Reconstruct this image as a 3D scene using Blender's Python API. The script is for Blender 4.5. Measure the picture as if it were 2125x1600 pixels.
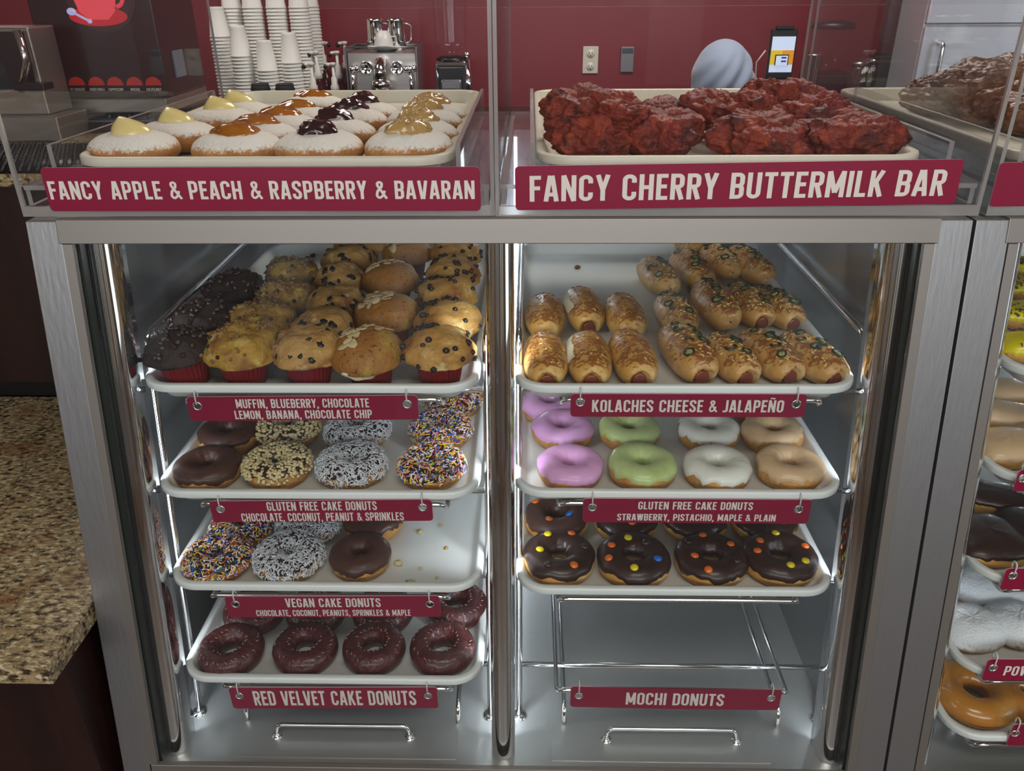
import bpy, bmesh, math, random
from mathutils import Vector, Matrix, noise

scene = bpy.context.scene
for o in list(bpy.data.objects):
    bpy.data.objects.remove(o, do_unlink=True)
COL = scene.collection
RND = random.Random(7)
PI = math.pi
CZ = 1.72                       # eye height above the floor; heights below are given relative to the eye

# ------------------------------------------------------------------ camera
FPX, YAW, PITCH, ROLL = 1653.9, math.radians(-1.3736), math.radians(26.875), math.radians(0.45)
_fw = Vector((math.sin(YAW) * math.cos(PITCH), math.cos(YAW) * math.cos(PITCH), -math.sin(PITCH)))
_rt = Vector((math.cos(YAW), -math.sin(YAW), 0))
_dn = _fw.cross(_rt)
_r2 = _rt * math.cos(ROLL) + _dn * math.sin(ROLL)
_d2 = _dn * math.cos(ROLL) - _rt * math.sin(ROLL)
cam_data = bpy.data.cameras.new('camera')
cam = bpy.data.objects.new('camera', cam_data)
COL.objects.link(cam)
cam_data.sensor_width = 36.0
cam_data.lens = FPX / 2125.0 * 36.0
cam_data.clip_start = 0.02
cam_data.clip_end = 60
m = Matrix((_r2, -_d2, -_fw)).transposed().to_4x4()
m.translation = Vector((0, 0, CZ))
cam.matrix_world = m
scene.camera = cam

def ray(px, py):
    return _r2 * ((px - 1062.5) / FPX) + _d2 * ((py - 800.0) / FPX) + _fw
def onz(px, py, z):
    d = ray(px, py); return d * (z / d.z)
def ony(px, py, y):
    d = ray(px, py); return d * (y / d.y)
def onx(px, py, x):
    d = ray(px, py); return d * (x / d.x)

# ------------------------------------------------------------------ world, lights, exposure
scene.view_settings.view_transform = 'Standard'
scene.view_settings.look = 'None'
scene.view_settings.gamma = 1.0
scene.view_settings.use_curve_mapping = False
scene.view_settings.exposure = 0.0
scene.cycles.transparent_max_bounces = 32
scene.cycles.max_bounces = 10
scene.cycles.caustics_reflective = False
scene.cycles.caustics_refractive = False
scene.cycles.sample_clamp_indirect = 6.0
world = bpy.data.worlds.new('world')
scene.world = world
world.use_nodes = True
wn = world.node_tree.nodes
wl = world.node_tree.links
bg = wn['Background']
sky = wn.new('ShaderNodeTexSky')
sky.sky_type = 'HOSEK_WILKIE'
sky.sun_direction = (0.5, -0.5, 0.7)
sky.turbidity = 4.0
wl.new(sky.outputs['Color'], bg.inputs['Color'])
bg.inputs['Strength'].default_value = 1.5

def area(name, loc, rot, sx, sy, power, color):
    l = bpy.data.lights.new(name, 'AREA')
    l.shape = 'RECTANGLE'; l.size = sx; l.size_y = sy; l.energy = power; l.color = color
    o = bpy.data.objects.new(name, l); COL.objects.link(o)
    o.location = (loc[0], loc[1], loc[2] + CZ); o.rotation_euler = rot
    return o
# daylight entering through the shop windows behind the photographer, and the ceiling panels
area('window_daylight', (-0.2, -2.93, 0.53), (math.radians(90), 0, 0), 4.9, 0.84, 84, (0.93, 0.97, 1.0))
area('side_window_daylight', (3.52, -0.9, -0.1), (math.radians(90), 0, math.radians(90)), 2.2, 1.9, 26, (0.86, 0.93, 1.0))
area('ceiling_light_customer', (0.3, -0.4, 1.17), (0, 0, 0), 1.2, 0.6, 17, (1.0, 0.93, 0.84))
area('ceiling_light_service', (0.6, 2.4, 1.17), (0, 0, 0), 1.2, 0.6, 36, (1.0, 0.93, 0.85))
area('ceiling_light_left', (-1.5, 2.7, 1.17), (0, 0, 0), 0.6, 0.6, 14, (1.0, 0.93, 0.85))

# ------------------------------------------------------------------ materials
def lin(c):
    return tuple((v / 12.92 if v <= 0.04045 else ((v + 0.055) / 1.055) ** 2.4) for v in c)
def rgb(h):
    return lin(tuple(int(h[i:i + 2], 16) / 255.0 for i in (0, 2, 4)))
MATS = {}
def pm(name, col, rough=0.5, metal=0.0, bump=None, var=None, coat=0.0, spec=0.5, sss=0.0, emit=None, stretch=(1, 1, 1), trans=0.0, var2=None, aniso=0.0, sheen=0.0):
    """Principled material; var=(colour, scale, low, high) blends a noise patch of a second colour; bump=(scale, strength[, detail])."""
    if name in MATS: return MATS[name]
    M = bpy.data.materials.new(name); M.use_nodes = True
    nt = M.node_tree; N = nt.nodes; L = nt.links
    b = N['Principled BSDF']
    c = rgb(col) if isinstance(col, str) else col
    b.inputs['Base Color'].default_value = (*c, 1)
    b.inputs['Roughness'].default_value = rough
    b.inputs['Metallic'].default_value = metal
    b.inputs['Specular IOR Level'].default_value = spec
    b.inputs['Coat Weight'].default_value = coat
    b.inputs['Coat Roughness'].default_value = 0.12
    b.inputs['Transmission Weight'].default_value = trans
    b.inputs['Anisotropic'].default_value = aniso
    b.inputs['Sheen Weight'].default_value = sheen
    if sss:
        b.inputs['Subsurface Weight'].default_value = sss
        b.inputs['Subsurface Radius'].default_value = (0.004, 0.003, 0.002)
        b.inputs['Subsurface Scale'].default_value = 1.0
    if emit:
        b.inputs['Emission Color'].default_value = (*(rgb(emit[0]) if isinstance(emit[0], str) else emit[0]), 1)
        b.inputs['Emission Strength'].default_value = emit[1]
    if bump or var or var2:
        tc = N.new('ShaderNodeTexCoord'); mp = N.new('ShaderNodeMapping')
        mp.inputs['Scale'].default_value = stretch
        L.new(tc.outputs['Object'], mp.inputs['Vector'])
        last = None
        for k, v in enumerate((var, var2)):
            if not v: continue
            n = N.new('ShaderNodeTexNoise'); n.inputs['Scale'].default_value = v[1]
            n.inputs['Detail'].default_value = 6; n.inputs['Roughness'].default_value = 0.6
            L.new(mp.outputs['Vector'], n.inputs['Vector'])
            r = N.new('ShaderNodeMapRange'); r.inputs['From Min'].default_value = v[2]; r.inputs['From Max'].default_value = v[3]
            L.new(n.outputs['Fac'], r.inputs['Value'])
            mx = N.new('ShaderNodeMix'); mx.data_type = 'RGBA'
            L.new(r.outputs['Result'], mx.inputs['Factor'])
            if last: L.new(last, mx.inputs['A'])
            else: mx.inputs['A'].default_value = (*c, 1)
            mx.inputs['B'].default_value = (*rgb(v[0]), 1)
            last = mx.outputs['Result']
        if last: L.new(last, b.inputs['Base Color'])
        if bump:
            n = N.new('ShaderNodeTexNoise'); n.inputs['Scale'].default_value = bump[0]
            n.inputs['Detail'].default_value = bump[2] if len(bump) > 2 else 4
            L.new(mp.outputs['Vector'], n.inputs['Vector'])
            bp = N.new('ShaderNodeBump'); bp.inputs['Strength'].default_value = bump[1]; bp.inputs['Distance'].default_value = 0.004
            L.new(n.outputs['Fac'], bp.inputs['Height']); L.new(bp.outputs['Normal'], b.inputs['Normal'])
    MATS[name] = M
    return M

def clear_mat(name, tint, base, edge_gain, haze, rough=0.02):
    """Clear sheet: straight-through transparency, mirror reflection rising at grazing angles, a little surface haze."""
    M = bpy.data.materials.new(name); M.use_nodes = True
    nt = M.node_tree; N = nt.nodes; L = nt.links; N.clear()
    out = N.new('ShaderNodeOutputMaterial')
    tr = N.new('ShaderNodeBsdfTransparent'); tr.inputs['Color'].default_value = (*tint, 1)
    gl = N.new('ShaderNodeBsdfGlossy'); gl.inputs['Roughness'].default_value = rough
    df = N.new('ShaderNodeBsdfDiffuse'); df.inputs['Color'].default_value = (0.8, 0.8, 0.82, 1)
    lw = N.new('ShaderNodeLayerWeight'); lw.inputs['Blend'].default_value = 0.5
    p = N.new('ShaderNodeMath'); p.operation = 'POWER'; p.inputs[1].default_value = 5
    L.new(lw.outputs['Facing'], p.inputs[0])
    ma = N.new('ShaderNodeMath'); ma.operation = 'MULTIPLY_ADD'; ma.inputs[1].default_value = edge_gain; ma.inputs[2].default_value = base
    L.new(p.outputs[0], ma.inputs[0])
    m1 = N.new('ShaderNodeMixShader'); m1.inputs[0].default_value = haze
    L.new(tr.outputs[0], m1.inputs[1]); L.new(df.outputs[0], m1.inputs[2])
    m2 = N.new('ShaderNodeMixShader')
    L.new(ma.outputs[0], m2.inputs[0]); L.new(m1.outputs[0], m2.inputs[1]); L.new(gl.outputs[0], m2.inputs[2])
    L.new(m2.outputs[0], out.inputs[0])
    MATS[name] = M
    return M

def granite_mat():
    M = pm('granite', 'a08a64', 0.22, bump=None, var=('3a2d22', 95, 0.46, 0.60), var2=('d8c8a2', 130, 0.50, 0.64), stretch=(0.62, 1.25, 1.0))
    nt = M.node_tree; N = nt.nodes; L = nt.links
    b = N['Principled BSDF']
    src = b.inputs['Base Color'].links[0].from_socket
    tc = N.new('ShaderNodeTexCoord')
    w = N.new('ShaderNodeTexNoise'); w.inputs['Scale'].default_value = 5.0; w.inputs['Detail'].default_value = 8; w.inputs['Roughness'].default_value = 0.65
    mp = N.new('ShaderNodeMapping'); mp.inputs['Scale'].default_value = (1.6, 0.7, 1)
    L.new(tc.outputs['Object'], mp.inputs['Vector']); L.new(mp.outputs['Vector'], w.inputs['Vector'])
    s = N.new('ShaderNodeMath'); s.operation = 'SUBTRACT'; s.inputs[1].default_value = 0.5
    a = N.new('ShaderNodeMath'); a.operation = 'ABSOLUTE'
    r = N.new('ShaderNodeMapRange'); r.inputs['From Min'].default_value = 0.0; r.inputs['From Max'].default_value = 0.012
    r.inputs['To Min'].default_value = 0.8; r.inputs['To Max'].default_value = 0.0
    L.new(w.outputs['Fac'], s.inputs[0]); L.new(s.outputs[0], a.inputs[0]); L.new(a.outputs[0], r.inputs['Value'])
    mx = N.new('ShaderNodeMix'); mx.data_type = 'RGBA'; mx.inputs['B'].default_value = (*rgb('1c1714'), 1)
    L.new(r.outputs['Result'], mx.inputs['Factor']); L.new(src, mx.inputs['A']); L.new(mx.outputs['Result'], b.inputs['Base Color'])
    n2 = N.new('ShaderNodeTexNoise'); n2.inputs['Scale'].default_value = 14; n2.inputs['Detail'].default_value = 5
    L.new(tc.outputs['Object'], n2.inputs['Vector'])
    r2 = N.new('ShaderNodeMapRange'); r2.inputs['From Min'].default_value = 0.56; r2.inputs['From Max'].default_value = 0.70; r2.inputs['To Max'].default_value = 0.55
    mx2 = N.new('ShaderNodeMix'); mx2.data_type = 'RGBA'; mx2.inputs['B'].default_value = (*rgb('7a4a22'), 1)
    L.new(n2.outputs['Fac'], r2.inputs['Value']); L.new(r2.outputs['Result'], mx2.inputs['Factor'])
    L.new(mx.outputs['Result'], mx2.inputs['A']); L.new(mx2.outputs['Result'], b.inputs['Base Color'])
    return M

def powder_mat(name, dough, sugar, z0, z1, scale=160):
    """Dough dusted with sugar: sugar covers the top, thins out in a speckle towards the base, crumbs of it cling lower down."""
    M = pm(name, dough, 0.75, bump=(260, 0.5), var=('8a5520', 25, 0.45, 0.75))
    nt = M.node_tree; N = nt.nodes; L = nt.links
    b = N['Principled BSDF']; src = b.inputs['Base Color'].links[0].from_socket
    tc = N.new('ShaderNodeTexCoord'); sx = N.new('ShaderNodeSeparateXYZ'); L.new(tc.outputs['Object'], sx.inputs[0])
    r = N.new('ShaderNodeMapRange'); r.inputs['From Min'].default_value = z0; r.inputs['From Max'].default_value = z1
    L.new(sx.outputs['Z'], r.inputs['Value'])
    n = N.new('ShaderNodeTexNoise'); n.inputs['Scale'].default_value = scale; n.inputs['Detail'].default_value = 7; n.inputs['Roughness'].default_value = 0.75
    L.new(tc.outputs['Object'], n.inputs['Vector'])
    a = N.new('ShaderNodeMath'); a.operation = 'ADD'; L.new(r.outputs[0], a.inputs[0]); L.new(n.outputs['Fac'], a.inputs[1])
    r2 = N.new('ShaderNodeMapRange'); r2.inputs['From Min'].default_value = 0.78; r2.inputs['From Max'].default_value = 0.98
    L.new(a.outputs[0], r2.inputs['Value'])
    mx = N.new('ShaderNodeMix'); mx.data_type = 'RGBA'; mx.inputs['B'].default_value = (*rgb(sugar), 1)
    L.new(r2.outputs[0], mx.inputs['Factor']); L.new(src, mx.inputs['A']); L.new(mx.outputs['Result'], b.inputs['Base Color'])
    return M

def kolache_mat(name, base, brown, light):
    """Egg-washed bun with browned streaks of melted cheese over its top."""
    M = pm(name, base, 0.42, bump=(90, 0.35), var=(light, 22, 0.50, 0.72), coat=0.15)
    nt = M.node_tree; N = nt.nodes; L = nt.links
    b = N['Principled BSDF']; src = b.inputs['Base Color'].links[0].from_socket
    tc = N.new('ShaderNodeTexCoord'); mp = N.new('ShaderNodeMapping'); mp.inputs['Scale'].default_value = (0.8, 1.1, 1)
    mp.inputs['Rotation'].default_value = (0, 0, 0.5)
    L.new(tc.outputs['Object'], mp.inputs['Vector'])
    n = N.new('ShaderNodeTexNoise'); n.inputs['Scale'].default_value = 85; n.inputs['Detail'].default_value = 4; n.inputs['Distortion'].default_value = 1.6
    L.new(mp.outputs['Vector'], n.inputs['Vector'])
    sx = N.new('ShaderNodeSeparateXYZ'); L.new(tc.outputs['Object'], sx.inputs[0])
    zr = N.new('ShaderNodeMapRange'); zr.inputs['From Min'].default_value = 0.016; zr.inputs['From Max'].default_value = 0.046; zr.inputs['To Max'].default_value = 0.38
    L.new(sx.outputs['Z'], zr.inputs['Value'])
    n3 = N.new('ShaderNodeTexNoise'); n3.inputs['Scale'].default_value = 28; L.new(tc.outputs['Object'], n3.inputs['Vector'])
    ml = N.new('ShaderNodeMath'); ml.operation = 'MULTIPLY_ADD'; ml.inputs[1].default_value = 0.5
    L.new(n3.outputs['Fac'], ml.inputs[0]); L.new(zr.outputs[0], ml.inputs[2])
    a = N.new('ShaderNodeMath'); a.operation = 'ADD'; L.new(n.outputs['Fac'], a.inputs[0]); L.new(ml.outputs[0], a.inputs[1])
    r = N.new('ShaderNodeMapRange'); r.inputs['From Min'].default_value = 1.00; r.inputs['From Max'].default_value = 1.10
    L.new(a.outputs[0], r.inputs['Value'])
    mx = N.new('ShaderNodeMix'); mx.data_type = 'RGBA'; mx.inputs['B'].default_value = (*rgb(brown), 1)
    L.new(r.outputs[0], mx.inputs['Factor']); L.new(src, mx.inputs['A']); L.new(mx.outputs['Result'], b.inputs['Base Color'])
    return M

ACR = clear_mat('acrylic', (0.97, 0.97, 0.975), 0.022, 0.7, 0.004, 0.02)
GLASS = clear_mat('glass', (0.97, 0.985, 0.98), 0.03, 0.85, 0.004, 0.0)
ACR_E = pm('acrylic_edge', 'b9b4b0', 0.25, trans=0.55, spec=0.6)
GLASS_E = pm('glass_edge', '2b332f', 0.25, trans=0.0)
CHROME = pm('chrome', (0.86, 0.86, 0.87), 0.06, 1.0)
WIRE = pm('chromed_wire', (0.80, 0.79, 0.77), 0.13, 1.0)
STEEL = pm('brushed_steel', (0.40, 0.40, 0.42), 0.27, 0.93, bump=(90, 0.05, 6), stretch=(1, 1, 0.03))
STEEL_DECK = pm('brushed_steel_deck', (0.66, 0.66, 0.65), 0.40, 0.78, bump=(120, 0.06, 6), stretch=(0.03, 1, 1))
ALU = pm('brushed_aluminium', (0.315, 0.31, 0.31), 0.42, 0.85, bump=(160, 0.10, 6), stretch=(1, 1, 0.06))
ALU_S = pm('satin_aluminium', (0.255, 0.228, 0.205), 0.45, 0.7)
GASKET = pm('black_gasket', '141414', 0.6)
LED = pm('led_strip', 'ffffff', 0.5, emit=((0.80, 0.90, 1.0), 27.0))
TRAY = pm('white_tray_plastic', 'eaeae8', 0.38, var=('e2e1dc', 6, 0.4, 0.8))
TRAY_C = pm('cream_tray_plastic', 'dbd5c2', 0.40, var=('d2cab2', 6, 0.4, 0.8))
SIGN = pm('magenta_sign', '840e34', 0.36, spec=0.5, coat=0.25)
SIGN_E = pm('sign_edge', 'd9a9b4', 0.4)
WHITE_INK = pm('white_lettering', 'd9cfc6', 0.55)
TIE = pm('clear_tie', 'e8e6e2', 0.35, trans=0.3)
WALLRED = pm('red_wall_paint', '7c2630', 0.42, var=('74222c', 3, 0.3, 0.8))
DARKWOOD = pm('dark_wood', '2a1410', 0.42, var=('1a0b09', 7, 0.4, 0.7), stretch=(3, 3, 0.4))
BLACK = pm('black_plastic', '0e0e10', 0.35)
BLACKM = pm('black_matte', '121212', 0.75)
WHITE = pm('white_paper', 'e4e2dc', 0.7)
WPLAST = pm('white_plastic', 'd8d6d0', 0.35)
GRANITE = granite_mat()

# ------------------------------------------------------------------ mesh helpers
def setprops(o, label=None, cat=None, group=None, kind=None):
    if label: o['label'] = label
    if cat: o['category'] = cat
    if group: o['group'] = group
    if kind: o['kind'] = kind
    return o

class MB:
    def __init__(s): s.v = []; s.f = []; s.m = []
    def add(s, vs, fs, mi=0, M=None):
        b = len(s.v)
        s.v.extend([tuple(M @ Vector(p)) for p in vs] if M is not None else [tuple(p) for p in vs])
        s.f.extend([tuple(i + b for i in f) for f in fs]); s.m.extend([mi] * len(fs))
        return s
    def box(s, x0, x1, y0, y1, z0, z1, mi=0, M=None):
        vs = [(x0, y0, z0), (x1, y0, z0), (x1, y1, z0), (x0, y1, z0), (x0, y0, z1), (x1, y0, z1), (x1, y1, z1), (x0, y1, z1)]
        return s.add(vs, [(0, 3, 2, 1), (4, 5, 6, 7), (0, 1, 5, 4), (1, 2, 6, 5), (2, 3, 7, 6), (3, 0, 4, 7)], mi, M)
    def hexa(s, vs, mi=0):
        return s.add(vs, [(0, 3, 2, 1), (4, 5, 6, 7), (0, 1, 5, 4), (1, 2, 6, 5), (2, 3, 7, 6), (3, 0, 4, 7)], mi)
    def tube(s, path, r, seg=10, mi=0, caps=True, closed=False, M=None):
        P = [Vector(p) for p in path]; n = len(P); vs = []; fs = []
        rr = r if isinstance(r, (list, tuple)) else [r] * n
        up = None
        for i in range(n):
            if closed: t = P[(i + 1) % n] - P[i - 1]
            else: t = P[min(i + 1, n - 1)] - P[max(i - 1, 0)]
            t.normalize()
            if up is None:
                up = Vector((0, 0, 1)) if abs(t.z) < 0.9 else Vector((1, 0, 0))
            a = (up - t * up.dot(t)); a.normalize(); b = t.cross(a); up = a
            for k in range(seg):
                w = 2 * PI * k / seg
                vs.append(P[i] + (a * math.cos(w) + b * math.sin(w)) * rr[i])
        for i in range(n if closed else n - 1):
            for k in range(seg):
                j = (i + 1) % n
                fs.append((i * seg + k, i * seg + (k + 1) % seg, j * seg + (k + 1) % seg, j * seg + k))
        if caps and not closed:
            fs.append(tuple(range(seg - 1, -1, -1))); fs.append(tuple((n - 1) * seg + k for k in range(seg)))
        return s.add(vs, fs, mi, M)
    def lathe(s, prof, seg=24, mi=0, M=None, closed_ends=True):
        vs = []; fs = []; n = len(prof)
        for r, z in prof:
            for k in range(seg):
                w = 2 * PI * k / seg; vs.append((r * math.cos(w), r * math.sin(w), z))
        for i in range(n - 1):
            for k in range(seg):
                fs.append((i * seg + k, i * seg + (k + 1) % seg, (i + 1) * seg + (k + 1) % seg, (i + 1) * seg + k))
        if closed_ends:
            if prof[0][0] > 1e-6: fs.append(tuple(range(seg - 1, -1, -1)))
            if prof[-1][0] > 1e-6: fs.append(tuple((n - 1) * seg + k for k in range(seg)))
        return s.add(vs, fs, mi, M)
    def grid(s, nu, nv, fn, cu=False, cv=False, mi=0, M=None, capv=False):
        vs = []; fs = []
        for j in range(nv):
            for i in range(nu):
                vs.append(fn(i / (nu if cu else nu - 1), j / (nv if cv else nv - 1)))
        for j in range(nv if cv else nv - 1):
            for i in range(nu if cu else nu - 1):
                i2 = (i + 1) % nu; j2 = (j + 1) % nv
                fs.append((j * nu + i, j * nu + i2, j2 * nu + i2, j2 * nu + i))
        if capv:
            fs.append(tuple(range(nu - 1, -1, -1))); fs.append(tuple((nv - 1) * nu + k for k in range(nu)))
        return s.add(vs, fs, mi, M)
    def ball(s, c, rx, ry=None, rz=None, seg=10, rings=6, mi=0, M=None, jit=0.0):
        ry = ry or rx; rz = rz or rx
        off = Vector((RND.random() * 50, RND.random() * 50, 0))
        def fn(u, v):
            a = 2 * PI * u; b = PI * (v - 0.5)
            d = Vector((math.cos(b) * math.cos(a), math.cos(b) * math.sin(a), math.sin(b)))
            k = 1 + (jit * noise.noise(d * 1.7 + off) if jit else 0)
            return (c[0] + d.x * rx * k, c[1] + d.y * ry * k, c[2] + d.z * rz * k)
        return s.grid(seg, rings + 1, fn, cu=True, mi=mi, M=M)
    def mesh(s, name, mats, smooth=True):
        me = bpy.data.meshes.new(name)
        me.from_pydata(s.v, [], s.f)
        for mt in (mats if isinstance(mats, (list, tuple)) else [mats]): me.materials.append(mt)
        me.polygons.foreach_set('material_index', s.m)
        me.polygons.foreach_set('use_smooth', [bool(smooth)] * len(s.f))
        me.validate(); me.update()
        bm = bmesh.new(); bm.from_mesh(me)
        bmesh.ops.remove_doubles(bm, verts=bm.verts, dist=1e-6)
        bmesh.ops.recalc_face_normals(bm, faces=bm.faces)
        bm.to_mesh(me); bm.free()
        return me
    def build(s, name, mats, parent=None, loc=None, smooth=True, rot=None, bevel=0.0, sharp=None):
        me = s.mesh(name, mats, smooth)
        o = bpy.data.objects.new(name, me); COL.objects.link(o)
        if parent is not None: o.parent = parent
        if loc is not None: o.location = loc
        if rot is not None: o.rotation_euler = rot
        if bevel:
            b = o.modifiers.new('bevel', 'BEVEL'); b.width = bevel; b.segments = 2; b.limit_method = 'ANGLE'
        if sharp: me.set_sharp_from_angle(angle=math.radians(sharp))
        return o

def empty(name, loc=(0, 0, 0), rz=0.0, label=None, cat=None, group=None, kind=None, rot=None):
    o = bpy.data.objects.new(name, None); COL.objects.link(o)
    o.empty_display_size = 0.02
    o.location = (loc[0], loc[1], loc[2] + CZ); o.rotation_euler = rot or (0, 0, rz)
    return setprops(o, label, cat, group, kind)
def top(o, label, cat, group=None, kind=None):
    """a thing that is one mesh, built in eye-relative heights"""
    o.location.z += CZ
    return setprops(o, label, cat, group, kind)
def child(name, me, parent, M=None):
    o = bpy.data.objects.new(name, me); COL.objects.link(o); o.parent = parent
    if M is not None: o.matrix_local = M
    return o
def fillet(pts, r, n=5):
    """polyline with rounded inner corners"""
    P = [Vector(p) for p in pts]; out = [P[0]]
    for i in range(1, len(P) - 1):
        a = (P[i - 1] - P[i]); b = (P[i + 1] - P[i])
        k = min(r, a.length * 0.49, b.length * 0.49)
        a.normalize(); b.normalize()
        p0 = P[i] + a * k; p1 = P[i] + b * k
        for j in range(n + 1):
            t = j / n
            out.append(p0 * (1 - t) ** 2 + P[i] * 2 * t * (1 - t) + p1 * t * t)
    out.append(P[-1]); return out
def nz(p, s=1.0): return noise.noise(Vector(p) * s)
def fbm(p, s=1.0, o=4):
    v = 0; a = 1; t = 0; q = Vector(p) * s
    for k in range(o):
        v += a * noise.noise(q); t += a; a *= 0.5; q = q * 2.03 + Vector((3.1, 1.7, 2.3))
    return v / t
# ------------------------------------------------------------------ lettering: a condensed bold alphabet drawn as strokes
ST = 0.150
def _arc(cx, cy, rx, ry, a0, a1, n=6):
    return [(cx + rx * math.cos(math.radians(a0 + (a1 - a0) * i / n)), cy + ry * math.sin(math.radians(a0 + (a1 - a0) * i / n))) for i in range(n + 1)]
def _o(w, a=ST / 2, r=0.14, y0=None, y1=None):
    y0 = a if y0 is None else y0; y1 = 1 - a if y1 is None else y1
    x0, x1 = a, w - a; r = min(r, (x1 - x0) / 2)
    return _arc(x1 - r, y1 - r, r, r, 0, 90) + _arc(x0 + r, y1 - r, r, r, 90, 180) + _arc(x0 + r, y0 + r, r, r, 180, 270) + _arc(x1 - r, y0 + r, r, r, 270, 360)
def glyph(c):
    a = ST / 2; T = 1 - a; r = 0.14
    if c == 'I': return ST, [([(a, 0), (a, 1)], 0)]
    if c in 'EF':
        w = 0.36; g = [([(a, 0), (a, 1)], 0), ([(a, T), (w, T)], 0), ([(a, 0.52), (w - 0.03, 0.52)], 0)]
        if c == 'E': g.append(([(a, a), (w, a)], 0))
        return w, g
    if c == 'L': return 0.35, [([(a, 0), (a, 1)], 0), ([(a, a), (0.35, a)], 0)]
    if c == 'H': return 0.45, [([(a, 0), (a, 1)], 0), ([(0.45 - a, 0), (0.45 - a, 1)], 0), ([(a, 0.5), (0.45 - a, 0.5)], 0)]
    if c == 'T': return 0.40, [([(0.2, 0), (0.2, 1)], 0), ([(0, T), (0.4, T)], 0)]
    if c in ('N', '\u00d1'):
        w = 0.47; g = [([(a, 0), (a, 1)], 0), ([(w - a, 0), (w - a, 1)], 0), ([(a, 1), (w - a, 0)], 0)]
        if c == '\u00d1': g.append(([(0.10, 1.10), (0.15, 1.16), (0.20, 1.16), (0.27, 1.11), (0.32, 1.11), (0.37, 1.17)], 0, 0.085))
        return w, g
    if c == 'M': return 0.58, [([(a, 0), (a, 1)], 0), ([(0.58 - a, 0), (0.58 - a, 1)], 0), ([(a, 1), (0.29, 0.18)], 0), ([(0.58 - a, 1), (0.29, 0.18)], 0)]
    if c == 'A': return 0.47, [([(a * 0.9, 0), (0.205, 1)], 0), ([(0.47 - a * 0.9, 0), (0.265, 1)], 0), ([(0.12, 0.27), (0.35, 0.27)], 0)]
    if c == 'V': return 0.46, [([(a * 0.9, 1), (0.20, 0)], 0), ([(0.46 - a * 0.9, 1), (0.26, 0)], 0)]
    if c == 'W': return 0.66, [([(a * 0.9, 1), (0.18, 0)], 0), ([(0.31, 1), (0.20, 0)], 0), ([(0.35, 1), (0.46, 0)], 0), ([(0.66 - a * 0.9, 1), (0.48, 0)], 0)]
    if c == 'Y': return 0.45, [([(a * 0.9, 1), (0.225, 0.42)], 0), ([(0.45 - a * 0.9, 1), (0.225, 0.42)], 0), ([(0.225, 0), (0.225, 0.46)], 0)]
    if c == 'K': return 0.45, [([(a, 0), (a, 1)], 0), ([(0.12, 0.40), (0.45 - a * 1.1, 1)], 0), ([(0.19, 0.56), (0.45 - a, 0)], 0)]
    if c == 'Z': return 0.40, [([(0, T), (0.4, T)], 0), ([(0, a), (0.4, a)], 0), ([(0.4 - a, T), (a, a)], 0)]
    if c == 'O': return 0.44, [(_o(0.44), 1)]
    if c == 'U': return 0.44, [([(a, 1)] + _arc(a + r, a + r, r, r, 180, 270) + _arc(0.44 - a - r, a + r, r, r, 270, 360) + [(0.44 - a, 1)], 0)]
    if c == 'J': return 0.33, [([(0.33 - a, 1)] + _arc(0.33 - a - 0.1, a + 0.1, 0.1, 0.1, 0, -90) + [(0, a)], 0)]
    if c in 'CG':
        w = 0.44; p = [(w - a, 0.68)] + _arc(w - a - r, T - r, r, r, 0, 90) + _arc(a + r, T - r, r, r, 90, 180) + _arc(a + r, a + r, r, r, 180, 270) + _arc(w - a - r, a + r, r, r, 270, 360)
        if c == 'C': return w, [(p + [(w - a, 0.33)], 0)]
        return w, [(p + [(w - a, 0.50)], 0), ([(w - a, 0.46), (0.24, 0.46)], 0)]
    if c == 'D': return 0.44, [([(a, 0), (a, 1)], 0), ([(a, T)] + _arc(0.44 - a - r, T - r, r, r, 90, 0) + _arc(0.44 - a - r, a + r, r, r, 0, -90) + [(a, a)], 0)]
    if c in 'PRB':
        w = 0.43; q = 0.12; y = 0.50 if c != 'P' else 0.44
        g = [([(a, 0), (a, 1)], 0), ([(a, T)] + _arc(w - a - q, T - q, q, q, 90, 0) + _arc(w - a - q, y + q, q, q, 0, -90) + [(a, y)], 0)]
        if c == 'R': g.append(([(0.22, 0.50), (w - a * 0.9, 0)], 0))
        if c == 'B': g.append(([(a, y)] + _arc(w - a - q, y - q, q, q, 90, 0) + _arc(w - a - q, a + q, q, q, 0, -90) + [(a, a)], 0))
        return w, g
    if c == 'S':
        w = 0.43; q = 0.13
        return w, [([(w - a, 0.70)] + _arc(w - a - q, T - q, q, q, 0, 90) + _arc(a + q, T - q, q, q, 90, 180) + _arc(a + q, 0.70, q, q, 180, 235, 3) + _arc(w - a - q, 0.30, q, q, 55, 0, 3) + _arc(w - a - q, a + q, q, q, 0, -90) + _arc(a + q, a + q, q, q, -90, -180) + [(a, 0.30)], 0)]
    if c == '&':
        return 0.52, [([(0.52, 0.02), (0.13, 0.72)] + _arc(0.22, 0.81, 0.105, 0.11, 190, -20, 8) + [(0.30, 0.66), (0.12, 0.44)] + _arc(0.19, 0.24, 0.115, 0.165, 150, 300, 7) + [(0.36, 0.20), (0.44, 0.46)], 0, 0.125)]
    if c == ',': return 0.13, [([(0.075, 0.15), (0.03, -0.14)], 0, 0.14)]
    if c == '.': return 0.15, [([(0.075, 0), (0.075, 0.15)], 0)]
    return 0.22, []
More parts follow.
